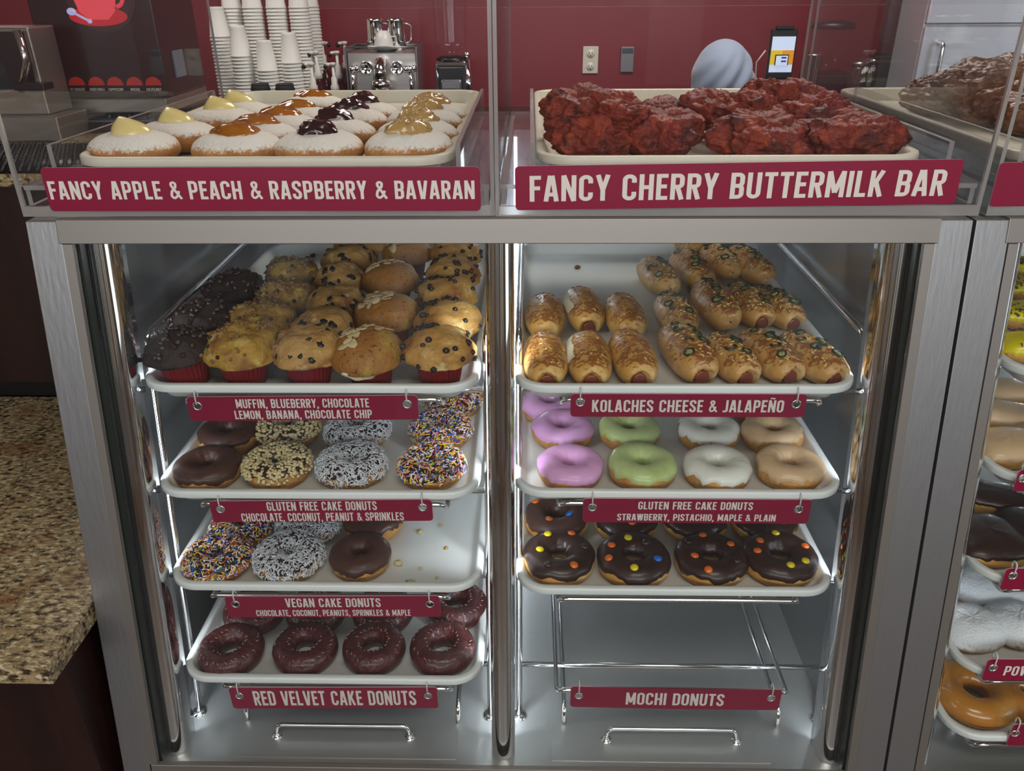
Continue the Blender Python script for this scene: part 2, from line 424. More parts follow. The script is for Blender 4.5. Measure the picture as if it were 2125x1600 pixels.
def stroke_polys(pts, closed, t):
    P = [Vector((p[0], p[1])) for p in pts]
    Q = [P[0]]
    for p in P[1:]:
        if (p - Q[-1]).length > 1e-5: Q.append(p)
    if closed and (Q[0] - Q[-1]).length < 1e-5: Q.pop()
    n = len(Q); L = []; R = []
    for i in range(n):
        d0 = (Q[i] - Q[i - 1]) if (i > 0 or closed) else (Q[1] - Q[0])
        d1 = (Q[(i + 1) % n] - Q[i]) if (i < n - 1 or closed) else (Q[i] - Q[i - 1])
        d0.normalize(); d1.normalize()
        n0 = Vector((-d0.y, d0.x)); n1 = Vector((-d1.y, d1.x)); nn = n0 + n1
        if nn.length < 1e-4: nn = n0
        nn.normalize(); k = t / 2 / max(0.5, nn.dot(n0))
        L.append(Q[i] + nn * k); R.append(Q[i] - nn * k)
    fs = []
    for i in range(n if closed else n - 1):
        j = (i + 1) % n
        fs.append((L[i], R[i], R[j], L[j]))
    return fs
def text_polys(s):
    x = 0; out = []
    for c in s:
        w, g = glyph(c)
        for it in g:
            t = it[2] if len(it) > 2 else ST
            for q in stroke_polys(it[0], it[1], t):
                out.append([(p.x + x, p.y) for p in q])
        x += w + 0.085
    return out, x - 0.085
def lettering(lines, parent, y=-0.0011, mat=None, name='lettering', shear=0.0):
    """lines: (text, x0, x1, z0, z1) in the sign's own plane; flat vinyl on its face"""
    mb = MB()
    for s, x0, x1, z0, z1 in lines:
        P, w = text_polys(s); k = (x1 - x0) / w; h = z1 - z0
        for i, q in enumerate(P):                       # each stroke a hair in front of the last, so that none coincide
            mb.add([(x0 + p[0] * k + (p[1] * h) * shear, y - 2.0e-6 * (i % 40), z0 + p[1] * h) for p in q], [(0, 1, 2, 3)])
    me = bpy.data.meshes.new(name); me.from_pydata(mb.v, [], mb.f); me.materials.append(mat or WHITE_INK)
    return child(name, me, parent)

def plate_mesh(name, w, h, r, thick, holes=(), hr=0.0, bend=0.0):
    """rounded plate standing in the XZ plane, face to -Y, round holes cut through"""
    cu = bpy.data.curves.new(name, 'CURVE'); cu.dimensions = '2D'; cu.fill_mode = 'BOTH'; cu.extrude = thick / 2
    def spl(P):
        sp = cu.splines.new('POLY'); sp.points.add(len(P) - 1); sp.use_cyclic_u = True
        for i, p in enumerate(P): sp.points[i].co = (p[0], p[1], 0, 1)
    nx = 10
    pts = []
    for (cx, cz, a0) in ((w / 2 - r, h / 2 - r, 0), (-w / 2 + r, h / 2 - r, 90), (-w / 2 + r, -h / 2 + r, 180), (w / 2 - r, -h / 2 + r, 270)):
        pts += _arc(cx, cz, r, r, a0, a0 + 90, 5)
        if a0 == 0: pts += [(w / 2 - r - (w - 2 * r) * k / nx, h / 2) for k in range(1, nx)]
        if a0 == 180: pts += [(-w / 2 + r + (w - 2 * r) * k / nx, -h / 2) for k in range(1, nx)]
    spl(pts)
    for hx, hz in holes: spl(_arc(hx, hz, hr, hr, 0, 360 - 22.5, 15))
    ob = bpy.data.objects.new('tmp', cu)
    COL.objects.link(ob)
    dg = bpy.context.evaluated_depsgraph_get()
    me = bpy.data.meshes.new_from_object(ob.evaluated_get(dg))
    bpy.data.objects.remove(ob, do_unlink=True)
    for v in me.vertices:
        x, z, y = v.co.x, v.co.y, v.co.z
        v.co = (x, -y, z + bend * (x / (w / 2)) ** 2)
    me.update()
    me.name = name
    return me

# ------------------------------------------------------------------ display cases
SL = 0.173
def yG(z): return 0.81 + SL * (z + 1.05)
def beam(mb, x0, x1, z0, z1, d0, d1, mi=0):
    mb.hexa([(x0, yG(z0) + d0, z0), (x1, yG(z0) + d0, z0), (x1, yG(z0) + d1, z0), (x0, yG(z0) + d1, z0),
             (x0, yG(z1) + d0, z1), (x1, yG(z1) + d0, z1), (x1, yG(z1) + d1, z1), (x0, yG(z1) + d1, z1)], mi)
    return mb
DECK = -1.05
def display_case(xc, label, strips):
    W = 0.562; L, R = xc - W, xc + W
    t = empty('display_case', (0, 0, 0), 0, label, 'display case')
    beam(MB(), L + 0.037, R - 0.037, -0.279, -0.250, -0.020, 0.004).build('top_rail', ALU_S, t, bevel=0.0012, smooth=False)
    beam(MB(), L + 0.043, R - 0.043, -1.090, -1.0375, -0.020, -0.012).build('bottom_rail', ALU_S, t, bevel=0.001, smooth=False)
    for a, b in ((L, L + 0.0405), (R - 0.0405, R)):
        beam(MB(), a, b, -1.16, -0.2525, -0.0185, 0.045).build('corner_post', ALU, t, bevel=0.001, smooth=False)
    for a, b in ((L + 0.041, L + 0.053), (R - 0.053, R - 0.041)):
        beam(MB(), a, b, -1.0370, -0.2795, -0.0195, -0.012).build('glazing_bead', ALU_S, t, smooth=False)
    g = MB()
    beam(g, L + 0.050, R - 0.050, -1.0485, -0.2795, -0.0116, -0.0062)
    o = g.build('front_glass', [GLASS], t, smooth=False)
    g = MB()
    for a, b in ((L + 0.051, L + 0.0545), (R - 0.0545, R - 0.051)):
        beam(g, a, b, -1.0485, -0.2795, -0.006, 0.008)
    beam(g, L + 0.055, R - 0.055, -1.0496, -1.0475, -0.006, -0.003)
    g.build('gasket', [GLASS_E], t, smooth=False)
    for a, b in ((L + 0.002, L + 0.047), (R - 0.047, R - 0.002)):
        m_ = MB()
        m_.hexa([(a, yG(-1.09) + 0.046, -1.09), (b, yG(-1.09) + 0.046, -1.09), (b, 1.62, -1.09), (a, 1.62, -1.09),
                 (a, yG(-0.257) + 0.046, -0.257), (b, yG(-0.257) + 0.046, -0.257), (b, 1.62, -0.257), (a, 1.62, -0.257)])
        m_.build('side_panel', STEEL, t, smooth=False)
    MB().box(L + 0.047, R - 0.047, 1.605, 1.62, -1.09, -0.257).build('back_panel', STEEL, t, smooth=False)
    m_ = MB(); y0 = yG(-1.05) - 0.0055
    m_.box(L + 0.047, R - 0.047, y0, 1.605, -1.09, DECK).build('deck', STEEL_DECK, t, smooth=False)
    m_ = MB(); m_.box(L + 0.004, R - 0.004, yG(-0.25) + 0.005, 1.625, -0.2555, -0.2505)
    m_.build('top_glass', GLASS, t, smooth=False)
    m_ = MB()
    m_.hexa([(L + 0.002, 0.80, -1.71), (R - 0.002, 0.80, -1.71), (R - 0.002, 1.6, -1.71), (L + 0.002, 1.6, -1.71), (L + 0.042, 0.80, -1.092), (R - 0.042, 0.80, -1.092), (R - 0.042, 1.6, -1.092), (L + 0.042, 1.6, -1.092)])
    m_.build('base_cabinet', DARKWOOD, t, smooth=False)
    # rounded chrome mullions with the light strips behind them
    for k, cx in enumerate((L + 0.0640, xc + 0.0055, R - 0.0640)):
        r = 0.0178; path = []
        a0, a1 = (0, -180)
        for i in range(15):
            w = math.radians(180 + 180 * i / 14)
            path.append((r * math.cos(w), 0.026 + r * math.sin(w)))
        path = [(-r, 0.052)] + path + [(r, 0.052)]
        path = path + [(p[0] * 0.93, p[1] + 0.0015) for p in reversed(path)]
        if k == 0: path = [(max(p[0], -0.0115), p[1]) for p in path]
        if k == 2: path = [(min(p[0], 0.0115), p[1]) for p in path]
        m_ = MB(); zs = (DECK + 0.0005, -0.2565)
        vs = [(cx + p[0], yG(z) + p[1], z) for z in zs for p in path]; n = len(path)
        fs = [(i, (i + 1) % n, n + (i + 1) % n, n + i) for i in range(n)]
        m_.add(vs, fs); o = m_.build('mullion', CHROME, t); o.data.set_sharp_from_angle(angle=math.radians(60))
        for sx in ((1,), (-1, 1), (-1,))[k]:
            if not strips: continue
            m_ = MB(); e = 0.0045
            for (za, zb) in ((-1.03, -0.30),):
                beam(m_, cx + sx * 0.009 - e, cx + sx * 0.009 + e, za, zb, 0.044, 0.049)
            m_.build('light_strip', LED, t, smooth=False)
    if strips:
        m_ = MB(); m_.box(xc + 0.012, xc + 0.018, 1.598, 1.6045, -1.0, -0.27)
        m_.build('light_strip', LED, t, smooth=False)
    return t
CX1, CX2 = -0.043, 1.085
case_main = display_case(CX1, 'brushed metal pastry display case with sloping glass front holding muffins and kolaches', True)
case_side = display_case(CX2, 'second metal pastry case cut off at the edge, beside the kolache side', True)
E1 = case_main
for x0, x1, hx0, hx1 in ((-0.449, -0.109, -0.392, -0.184), (0.036, 0.364, 0.121, 0.321)):
    p = MB().box(x0, x1, yG(-1.05) + 0.008, 1.5, DECK, DECK + 0.0016).build('lift_out_panel', STEEL_DECK, E1, smooth=False)
    h = MB(); zt = DECK + 0.024; yy = 0.856
    h.tube(fillet([(hx0, yy, DECK + 0.001), (hx0 + 0.002, yy + 0.002, zt), (hx1 - 0.002, yy + 0.002, zt), (hx1, yy, DECK + 0.001)], 0.010, 5), 0.0032, 10)
    for x in (hx0, hx1):
        h.lathe([(0.0085, 0), (0.0085, 0.001), (0.006, 0.0025), (0.0045, 0.003), (0.0045, 0.006), (0.0033, 0.007)], 16, M=Matrix.Translation((x, yy, DECK + 0.0016)))
    h.build('handle', WIRE, p)

# ------------------------------------------------------------------ trays: (centre x, front y, rim z)
TRAYS = {
    'muffin': (-0.2955, 0.930, -0.473), 'coated': (-0.2975, 0.908, -0.627), 'vegan': (-0.2955, 0.878, -0.766), 'velvet': (-0.2965, 0.853, -0.922),
    'kolache': (0.2075, 0.932, -0.473), 'glazed': (0.2065, 0.907, -0.622), 'candy': (0.2105, 0.879, -0.769),
    'filled': (-0.3205, 0.948, -0.182), 'cherry': (0.2360, 0.947, -0.182), 'fritter': (0.800, 0.947, -0.182),
    'yellow': (0.8365, 0.900, -0.436), 'maple': (0.8395, 0.877, -0.576), 'chocolate': (0.8425, 0.853, -0.722), 'powdered': (0.8425, 0.829, -0.869), 'ring': (0.8425, 0.811, -0.977),
}
FLOOR_D = 0.0215
def tray_floor(k): return TRAYS[k][2] - FLOOR_D
def rrect(cx, y0, w, l, r, ins, z, n=7):
    x0, x1, ya, yb = cx - w / 2 + ins, cx + w / 2 - ins, y0 + ins, y0 + l - ins
    r = max(r - ins, 0.004); P = []
    for (px, py, a0) in ((x1 - r, yb - r, 0), (x0 + r, yb - r, 90), (x0 + r, ya + r, 180), (x1 - r, ya + r, 270)):
        P += [(p[0], p[1], z) for p in _arc(px, py, r, r, a0, a0 + 90, n)]
    return P
def make_tray(key, label, mat):
    cx, yf, z = TRAYS[key]
    prof = [(0.028, -0.0305), (0.024, -0.029), (0.0135, -0.0125), (0.0045, -0.0120), (0.0005, -0.0105), (0, -0.009), (0, -0.0025), (0.0006, -0.0008), (0.0022, 0), (0.0085, 0), (0.0105, -0.001), (0.0122, -0.004), (0.0185, -0.0185), (0.0215, -0.0210), (0.026, -FLOOR_D)]
    mb = MB(); loops = [rrect(0, 0, 0.457, 0.655, 0.046, i, zz) for i, zz in prof]; n = len(loops[0])
    vs = [p for l in loops for p in l]; fs = [tuple(range(n - 1, -1, -1))]
    for j in range(len(loops) - 1):
        for i in range(n): fs.append((j * n + i, j * n + (i + 1) % n, (j + 1) * n + (i + 1) % n, (j + 1) * n + i))
    fs.append(tuple((len(loops) - 1) * n + i for i in range(n)))
    mb.add(vs, fs)
    o = mb.build('tray', mat, None, (cx, yf, z), sharp=50)
    return top(o, label, 'tray', 'trays in the cases' if mat is TRAY else 'trays in the acrylic bins')
make_tray('muffin', 'white plastic tray holding the muffins', TRAY)
make_tray('coated', 'white tray of gluten free donuts with chocolate, peanut, coconut and sprinkles, under the muffins', TRAY)
make_tray('vegan', 'half empty white tray with loose crumbs, third one down under the muffins', TRAY)
make_tray('velvet', 'white tray holding red velvet donuts, lowest in the case', TRAY)
make_tray('kolache', 'white tray holding kolache rolls', TRAY)
make_tray('glazed', 'white tray holding pink, green, white and tan glazed donuts', TRAY)
make_tray('candy', 'white tray holding chocolate donuts dotted with candies', TRAY)
make_tray('filled', 'cream plastic tray of powdered filled donuts on top of the case', TRAY_C)
make_tray('cherry', 'cream plastic tray of red cherry buttermilk bars on top of the case', TRAY_C)
make_tray('fritter', 'cream plastic tray under the dark brown fritters', TRAY_C)
make_tray('yellow', 'white tray holding yellow iced bars in the second case', TRAY)
make_tray('maple', 'white tray holding tan maple bars in the second case', TRAY)
make_tray('chocolate', 'white tray holding plain chocolate iced donuts in the second case', TRAY)
make_tray('powdered', 'white tray holding powdered sugar donuts in the second case', TRAY)
make_tray('ring', 'white tray holding glazed ring donuts, lowest in the second case', TRAY)

# ------------------------------------------------------------------ wire racks
RAILZ = {}
def make_rack(x0, x1, rails, keys, extra, label):
    t = empty('tray_rack', (0, 0, 0), 0, label, 'rack', 'wire racks in the cases')
    yp = lambda z: 0.901 + SL * (z + 1.05)
    for x in (x0, x1):
        mb = MB(); mb.tube(fillet([(x, yp(DECK), DECK), (x, yp(-0.434), -0.434), (x, 1.60, -0.430)], 0.022, 6), 0.0048, 12)
        po = mb.build('post', WIRE, t)
        fl = MB().lathe([(0.0125, 0), (0.0125, 0.0015), (0.009, 0.004), (0.0052, 0.005)], 18, M=Matrix.Translation((x, yp(DECK), DECK)))
        fl.build('foot', WIRE, po)
    levels = [(TRAYS[k][2] - 0.0305 - 0.0036, TRAYS[k][1] + 0.010) for k in keys] + extra
    for z, yf in levels:
        yb = yp(z) + 0.008
        mb = MB(); mb.tube([(x0 + 0.004, yb, z - 0.0075), (x1 - 0.004, yb, z - 0.0075)], 0.0042, 10)
        sh = mb.build('crossbar', WIRE, t)
        mb = MB(); xl, xr = rails; zt = z + 0.0125
        mb.tube(fillet([(xl, 1.60, z), (xl, yf + 0.004, z), (xl + 0.006, yf - 0.006, zt), (xl + 0.03, yf - 0.006, zt), (xr - 0.03, yf - 0.006, zt), (xr - 0.006, yf - 0.006, zt), (xr, yf + 0.004, z), (xr, 1.60, z)], 0.008, 4), 0.0036, 10)
        mb.build('shelf_loop', WIRE, t)
    for x in (rails[0] + 0.014, rails[1] + 0.004):
        mb = MB(); mb.tube(fillet([(x, 1.60, -1.020), (x, yp(-1.05) - 0.010, -1.020), (x, yp(-1.05) - 0.016, DECK + 0.001)], 0.014, 5), 0.0040, 10)
        mb.build('bottom_rail', WIRE, t)
    return t
make_rack(-0.531, -0.060, (-0.462, -0.115), ('muffin', 'coated', 'vegan', 'velvet'), [], 'chrome wire rack carrying the muffin and red velvet trays')
make_rack(-0.014, 0.459, (0.043, 0.388), ('kolache', 'glazed', 'candy'), [(-0.956, 0.863)], 'chrome wire rack with its lowest shelf empty, behind the mochi sign')
make_rack(0.599, 1.070, (0.654, 1.000), ('yellow', 'maple', 'chocolate', 'powdered', 'ring'), [], 'chrome wire rack inside the second case')

# ------------------------------------------------------------------ hanging signs
def hang_sign(corners, y, holes, lines, label, bend=0.0, rot=0.0):
    (xa, ya), (xb, yb), (xc, yc), (xd, yd) = corners        # top-left, top-right, bottom-right, bottom-left in the photograph
    TL, TR, BR, BL = (ony(px, py, y) for px, py in corners)
    c = (TL + TR + BR + BL) / 4
    w = ((TR - TL).length + (BR - BL).length) / 2; h = ((TL - BL).length + (TR - BR).length) / 2
    ang = math.atan2((TR.z - TL.z + BR.z - BL.z) / 2, (TR.x - TL.x + BR.x - BL.x) / 2)
    hl = []
    for px, py in holes:
        q = ony(px, py, y) - c
        hl.append((q.x * math.cos(ang) + q.z * math.sin(ang), -q.x * math.sin(ang) + q.z * math.cos(ang)))
    me = plate_mesh('hanging_sign', w, h, 0.0055, 0.0014, hl, 0.0052, bend)
    me.materials.append(SIGN); me.materials.append(SIGN_E)
    for p in me.polygons:
        p.material_index = 0 if abs(p.normal.y) > 0.7 else 1
    o = bpy.data.objects.new('hanging_sign', me); COL.objects.link(o)
    o.location = (c.x, c.y, c.z + CZ); o.rotation_euler = (0, -ang, 0)
    setprops(o, label, 'sign', 'hanging price signs')
    def loc2(px, py):
        q = ony(px, py, y) - c
        return q.x * math.cos(ang) + q.z * math.sin(ang), -q.x * math.sin(ang) + q.z * math.cos(ang)
    L = []
    for s, px0, px1, pyt, pyb in lines:
        x0, z1 = loc2(px0, pyt); x1, z0 = loc2(px1, pyb)
        L.append((s, x0, x1, z0, z1))
    lettering(L, o)
    for hx, hz in hl:
        g = MB().tube([(hx + 0.0056 * math.cos(k * PI / 10), -0.0009, hz + 0.0056 * math.sin(k * PI / 10)) for k in range(20)], 0.0010, 8, closed=True)
        g.build('grommet', WIRE, o)
        top_z = h / 2 + 0.0075
        g = MB(); g.tube(fillet([(hx, -0.0022, hz + 0.003), (hx, -0.0026, h / 2), (hx, -0.002, top_z), (hx, 0.006, top_z + 0.001), (hx, 0.0075, h / 2), (hx, 0.0018, hz + 0.003)], 0.004, 4), 0.0011, 8, closed=True)
        g.build('hanging_loop', TIE, o)
    return o
def bar_y(k): return TRAYS[k][1] + 0.004
hang_sign([(391, 824), (868, 820), (868, 870), (392, 873)], bar_y('muffin') - 0.006, [(410, 842), (845, 838)],
          [('MUFFIN, BLUEBERRY, CHOCOLATE', 488, 767, 828, 844.5), ('LEMON, BANANA, CHOCOLATE CHIP', 486, 773, 851.5, 867)], 'magenta hanging sign reading MUFFIN, BLUEBERRY, CHOCOLATE')
hang_sign([(1184, 817), (1671, 818), (1672, 865), (1184, 864)], bar_y('kolache') - 0.006, [(1204, 834), (1652, 838)],
          [('KOLACHES CHEESE & JALAPE\u00d1O', 1229, 1624, 829, 855)], 'magenta hanging sign reading KOLACHES CHEESE & JALAPENO')
hang_sign([(438, 1040), (897, 1036), (898, 1080), (439, 1083)], bar_y('coated') - 0.006, [(458, 1056), (877, 1052)],
          [('GLUTEN FREE CAKE DONUTS', 552, 783, 1041, 1057.5), ('CHOCOLATE, COCONUT, PEANUT & SPRINKLES', 500, 839, 1064.5, 1079)], 'magenta hanging sign reading GLUTEN FREE CAKE DONUTS, CHOCOLATE, COCONUT, PEANUT')
hang_sign([(1209, 1034), (1680, 1037), (1681, 1086), (1210, 1083)], bar_y('glazed') - 0.006, [(1229, 1052), (1657, 1056)],
          [('GLUTEN FREE CAKE DONUTS', 1325, 1561, 1040, 1057.5), ('STRAWBERRY, PISTACHIO, MAPLE & PLAIN', 1281, 1608, 1065, 1081)], 'magenta hanging sign reading GLUTEN FREE CAKE DONUTS, STRAWBERRY, PISTACHIO, MAPLE')
hang_sign([(470, 1238), (913, 1236), (914, 1279), (471, 1280)], bar_y('vegan') - 0.006, [(489, 1253), (892, 1253)],
          [('VEGAN CAKE DONUTS', 591, 791, 1241, 1258.5), ('CHOCOLATE, COCONUT, PEANUTS, SPRINKLES & MAPLE', 531, 853, 1265, 1276.5)], 'magenta hanging sign reading VEGAN CAKE DONUTS')
hang_sign([(479, 1427), (908, 1425), (908, 1469), (480, 1469)], bar_y('velvet') - 0.006, [(497, 1443), (888, 1443)],
          [('RED VELVET CAKE DONUTS', 523, 865, 1433, 1462)], 'magenta hanging sign reading RED VELVET CAKE DONUTS')
hang_sign([(1184, 1425), (1619, 1432), (1619, 1474), (1184, 1467)], 0.863 - 0.012, [(1201, 1443), (1600, 1448)],
          [('MOCHI DONUTS', 1300, 1500, 1436, 1464)], 'magenta hanging sign reading MOCHI DONUTS under the empty shelf', bend=0.0012)
hang_sign([(2042, 1368), (2440, 1372), (2438, 1414), (2044, 1410)], bar_y('powdered') - 0.006, [(2060, 1385), (2420, 1390)],
          [('POW', 2087, 2133, 1381, 1401)], 'magenta hanging sign starting POW, cut off at the edge')
hang_sign([(2107, 975), (2500, 978), (2500, 1020), (2109, 1018)], bar_y('maple') - 0.006, [(2122, 992), (2480, 996)], [], 'magenta hanging sign under the maple bars, cut off at the edge')
hang_sign([(2080, 1180), (2480, 1184), (2480, 1226), (2082, 1222)], bar_y('chocolate') - 0.006, [(2101, 1194), (2460, 1200)], [], 'magenta hanging sign above the powdered donuts, cut off at the edge')
hang_sign([(2094, 1503), (2480, 1507), (2480, 1549), (2096, 1545)], bar_y('ring') - 0.006, [(2106, 1521), (2460, 1525)], [], 'magenta hanging sign at the bottom of the second case, cut off')

# ------------------------------------------------------------------ acrylic bins on top of the cases
TOPZ = -0.2495
def acrylic_box(mb, x0, x1, y0, y1, z0, z1):
    """clear sheet: the two broad faces are clear, the four narrow ones show the paler sawn edge"""
    d = sorted([(x1 - x0, 0), (y1 - y0, 1), (z1 - z0, 2)])[0][1]
    vs = [(x0, y0, z0), (x1, y0, z0), (x1, y1, z0), (x0, y1, z0), (x0, y0, z1), (x1, y0, z1), (x1, y1, z1), (x0, y1, z1)]
    F = [((0, 3, 2, 1), 2), ((4, 5, 6, 7), 2), ((0, 1, 5, 4), 1), ((1, 2, 6, 5), 0), ((2, 3, 7, 6), 1), ((3, 0, 4, 7), 0)]
    for f, ax in F: mb.add([vs[i] for i in f], [(0, 1, 2, 3)], 0 if ax == d else 1)
    return mb
def acrylic_bin(x0, x1, yf, label):
    t = empty('acrylic_bin', (0, 0, 0), 0, label, 'bin', 'clear acrylic bins')
    T = 0.0045; zt = 0.10
    for nm, b in (('front_panel', (x0 + T, x1 - T, yf, yf + T, TOPZ + 0.012, zt)), ('side_panel', (x0, x0 + T, yf, 1.66, TOPZ, zt)), ('side_panel', (x1 - T, x1, yf, 1.66, TOPZ, zt)),
                  ('base_plate', (x0 + T, x1 - T, yf, 1.66, TOPZ, TOPZ + 0.012)), ('back_header', (x0 + T, x1 - T, 1.655, 1.66, -0.043, zt))):
        acrylic_box(MB(), *b).build(nm, [ACR, ACR_E], t, smooth=False)
    return t
acrylic_bin(-0.612, -0.0415, 0.940, 'clear acrylic bin over the powdered filled donuts')
acrylic_bin(-0.0405, 0.528, 0.938, 'clear acrylic bin over the red cherry buttermilk bars')
acrylic_bin(0.5365, 1.105, 0.938, 'clear acrylic bin over the fritters, cut off at the edge')
def acrylic_shelf(x0, x1, fx0, fx1, label, skew=0.0):
    t = empty('acrylic_shelf', (0, 0, 0), 0, label, 'acrylic shelf', 'clear shelves inside the bins')
    zs = -0.2135
    acrylic_box(MB(), x0, x1, 0.946, 1.54, zs - 0.0055, zs).build('shelf_plate', [ACR, ACR_E], t, smooth=False)
    for x in (x0 + 0.001, x1 - 0.0065):
        acrylic_box(MB(), x, x + 0.0055, 0.947, 1.53, TOPZ + 0.0122, zs - 0.0056).build('support', [ACR, ACR_E], t, smooth=False)
    for xa, xb in (fx0, fx1):
        mb = MB(); h = 0.0055
        A = [(xa, 0.948), (xa + h, 0.948), (xb + h, 1.475), (xb, 1.475)]
        vs = [(p[0], p[1], z) for z in (zs + 0.0002, -0.1665) for p in A]
        F = [((0, 3, 2, 1), 1), ((4, 5, 6, 7), 1), ((0, 1, 5, 4), 1), ((1, 2, 6, 5), 0), ((2, 3, 7, 6), 1), ((3, 0, 4, 7), 0)]
        for f, mi in F: mb.add([vs[i] for i in f], [(0, 1, 2, 3)], mi)
        mb.build('fence', [ACR, ACR_E], t, smooth=False)
    return t
acrylic_shelf(-0.606, -0.0475, (-0.566, -0.560), (-0.086, -0.086), 'clear acrylic shelf under the powdered donut tray')
acrylic_shelf(-0.0345, 0.5225, (0.0005, 0.0005), (0.480, 0.484), 'clear acrylic shelf under the cherry buttermilk bar tray')
acrylic_shelf(0.5425, 1.100, (0.562, 0.562), (1.05, 1.05), 'clear acrylic shelf under the fritter tray')

def face_sign(corners, y, lines, label, shear_note=None):
    TL, TR, BR, BL = (ony(px, py, y) for px, py in corners)
    c = (TL + TR + BR + BL) / 4; w = ((TR - TL).length + (BR - BL).length) / 2; h = ((TL - BL).length + (TR - BR).length) / 2
    ang = math.atan2((TR.z - TL.z + BR.z - BL.z) / 2, (TR.x - TL.x + BR.x - BL.x) / 2)
    me = plate_mesh('bin_sign', w, h, 0.005, 0.0012); me.materials.append(SIGN); me.materials.append(SIGN_E)
    for p in me.polygons: p.material_index = 0 if abs(p.normal.y) > 0.7 else 1
    o = bpy.data.objects.new('bin_sign', me); COL.objects.link(o)
    o.location = (c.x, c.y, c.z + CZ); o.rotation_euler = (0, -ang, 0)
    setprops(o, label, 'sign', 'signs on the acrylic bins')
    L = []
    for s, px0, px1, pyt, pyb in lines:
        a = ony(px0, (pyt + pyb) / 2, y) - c; b = ony(px1, (pyt + pyb) / 2, y) - c
        zt = ony((px0 + px1) / 2, pyt, y).z - c.z; zb = ony((px0 + px1) / 2, pyb, y).z - c.z
        L.append((s, a.x, b.x, zb, zt))
    if L: lettering(L, o)
    return o
face_sign([(77, 348), (996, 346), (998, 437), (112, 438)], 0.9385, [('FANCY APPLE & PEACH & RASPBERRY & BAVARAN', 102, 985, 375, 413)], 'magenta sign reading FANCY APPLE & PEACH & RASPBERRY & BAVARAN')
face_sign([(1069, 345), (2001, 330), (1981, 423), (1069, 436)], 0.9365, [('FANCY CHERRY BUTTERMILK BAR', 1099, 1960, 358, 412)], 'magenta sign reading FANCY CHERRY BUTTERMILK BAR')
face_sign([(2077, 337), (2960, 325), (2930, 416), (2050, 429)], 0.9365, [], 'magenta sign on the fritter bin, cut off at the edge')
# ------------------------------------------------------------------ food materials
CAKE = pm('cake_dough', 'cf9a5a', 0.75, bump=(160, 0.7), var=('a87238', 40, 0.42, 0.72), sss=0.08)
YEAST = pm('yeast_dough', 'c58f45', 0.6, bump=(60, 0.25), var=('e2c285', 16, 0.5, 0.75), var2=('a0642a', 24, 0.55, 0.8), sss=0.1)
CHOC = pm('chocolate_icing', '4e3129', 0.42, bump=(30, 0.16), spec=0.4, coat=0.10, var=('432820', 14, 0.4, 0.75))
CHOC_D = pm('dark_chocolate_icing', '351f1a', 0.36, bump=(24, 0.18), spec=0.45, coat=0.18, var=('2a1611', 14, 0.4, 0.75))
PINK = pm('strawberry_icing', 'd9a0cd', 0.36, bump=(40, 0.18), coat=0.22, sss=0.15)
GREEN = pm('pistachio_icing', 'bac788', 0.36, bump=(40, 0.2), coat=0.22, sss=0.12, var=('a3b264', 30, 0.5, 0.75))
WICE = pm('white_icing', 'e4e1d8', 0.36, bump=(45, 0.25), coat=0.2, sss=0.15)
MAPLE = pm('maple_icing', 'd5b38c', 0.36, bump=(40, 0.18), coat=0.22, sss=0.12, var=('c19a6e', 20, 0.5, 0.8))
GLAZE = pm('sugar_glazed_dough', 'c07f30', 0.22, bump=(30, 0.12), coat=0.6, var=('d9a860', 14, 0.5, 0.75), sss=0.1)
YICE = pm('yellow_icing', 'e2cd10', 0.32, bump=(40, 0.3), coat=0.3, sss=0.1)
CRUMB = pm('chocolate_crumb', '5a4232', 0.8, bump=(120, 0.4))
VELVET = pm('red_velvet_cake', '521716', 0.42, bump=(130, 1.0, 8), coat=0.30, var=('3a0e10', 40, 0.42, 0.7), var2=('7c2c25', 55, 0.60, 0.85))
CHERRY = pm('cherry_cake', '762515', 0.6, bump=(190, 1.0, 8), coat=0.06, spec=0.35, var=('9c3c1c', 38, 0.50, 0.66), var2=('4e180f', 26, 0.50, 0.62))
FRIT = pm('fried_fritter', '5f381d', 0.45, bump=(60, 0.8, 8), coat=0.15, spec=0.4, var=('7d4d24', 26, 0.48, 0.75), var2=('2e170c', 20, 0.55, 0.8))
BAV = pm('custard', 'e3d08a', 0.25, coat=0.3, sss=0.3)
PEACH = pm('peach_filling', 'a8640f', 0.12, coat=0.8, bump=(50, 0.4), sss=0.2, var=('8a4a08', 45, 0.45, 0.7))
RASP = pm('raspberry_filling', '2c0a0e', 0.12, coat=0.8, bump=(60, 0.5), var=('3e1015', 60, 0.5, 0.75))
APPLE = pm('apple_filling', 'b89457', 0.15, coat=0.7, bump=(70, 0.5), sss=0.25, var=('cfae74', 60, 0.5, 0.7))
POW = powder_mat('powdered_dough', 'b97f3c', 'e6e0d4', -0.22, 0.62 - 0.25, 190)
MATS['powdered_dough'].node_tree.nodes
POWB = powder_mat('heavily_powdered_dough', 'c09a72', 'eceef2', 0.10, 0.50, 75)
def _fix_powder(M, z0, z1):
    for n in M.node_tree.nodes:
        if n.type == 'MAP_RANGE' and any(l.from_node.type == 'SEPXYZ' for l in n.inputs['Value'].links):
            n.inputs['From Min'].default_value = z0; n.inputs['From Max'].default_value = z1
_fix_powder(POW, 0.013, 0.041); _fix_powder(POWB, -0.010, 0.058)
CUPRED = pm('red_paper_cup', '7a0f16', 0.55, sss=0.05)
MUF_C = pm('chocolate_muffin_cake', '2c1a17', 0.7, bump=(110, 0.8, 7), var=('1c100e', 40, 0.45, 0.7), var2=('4a302a', 60, 0.62, 0.85))
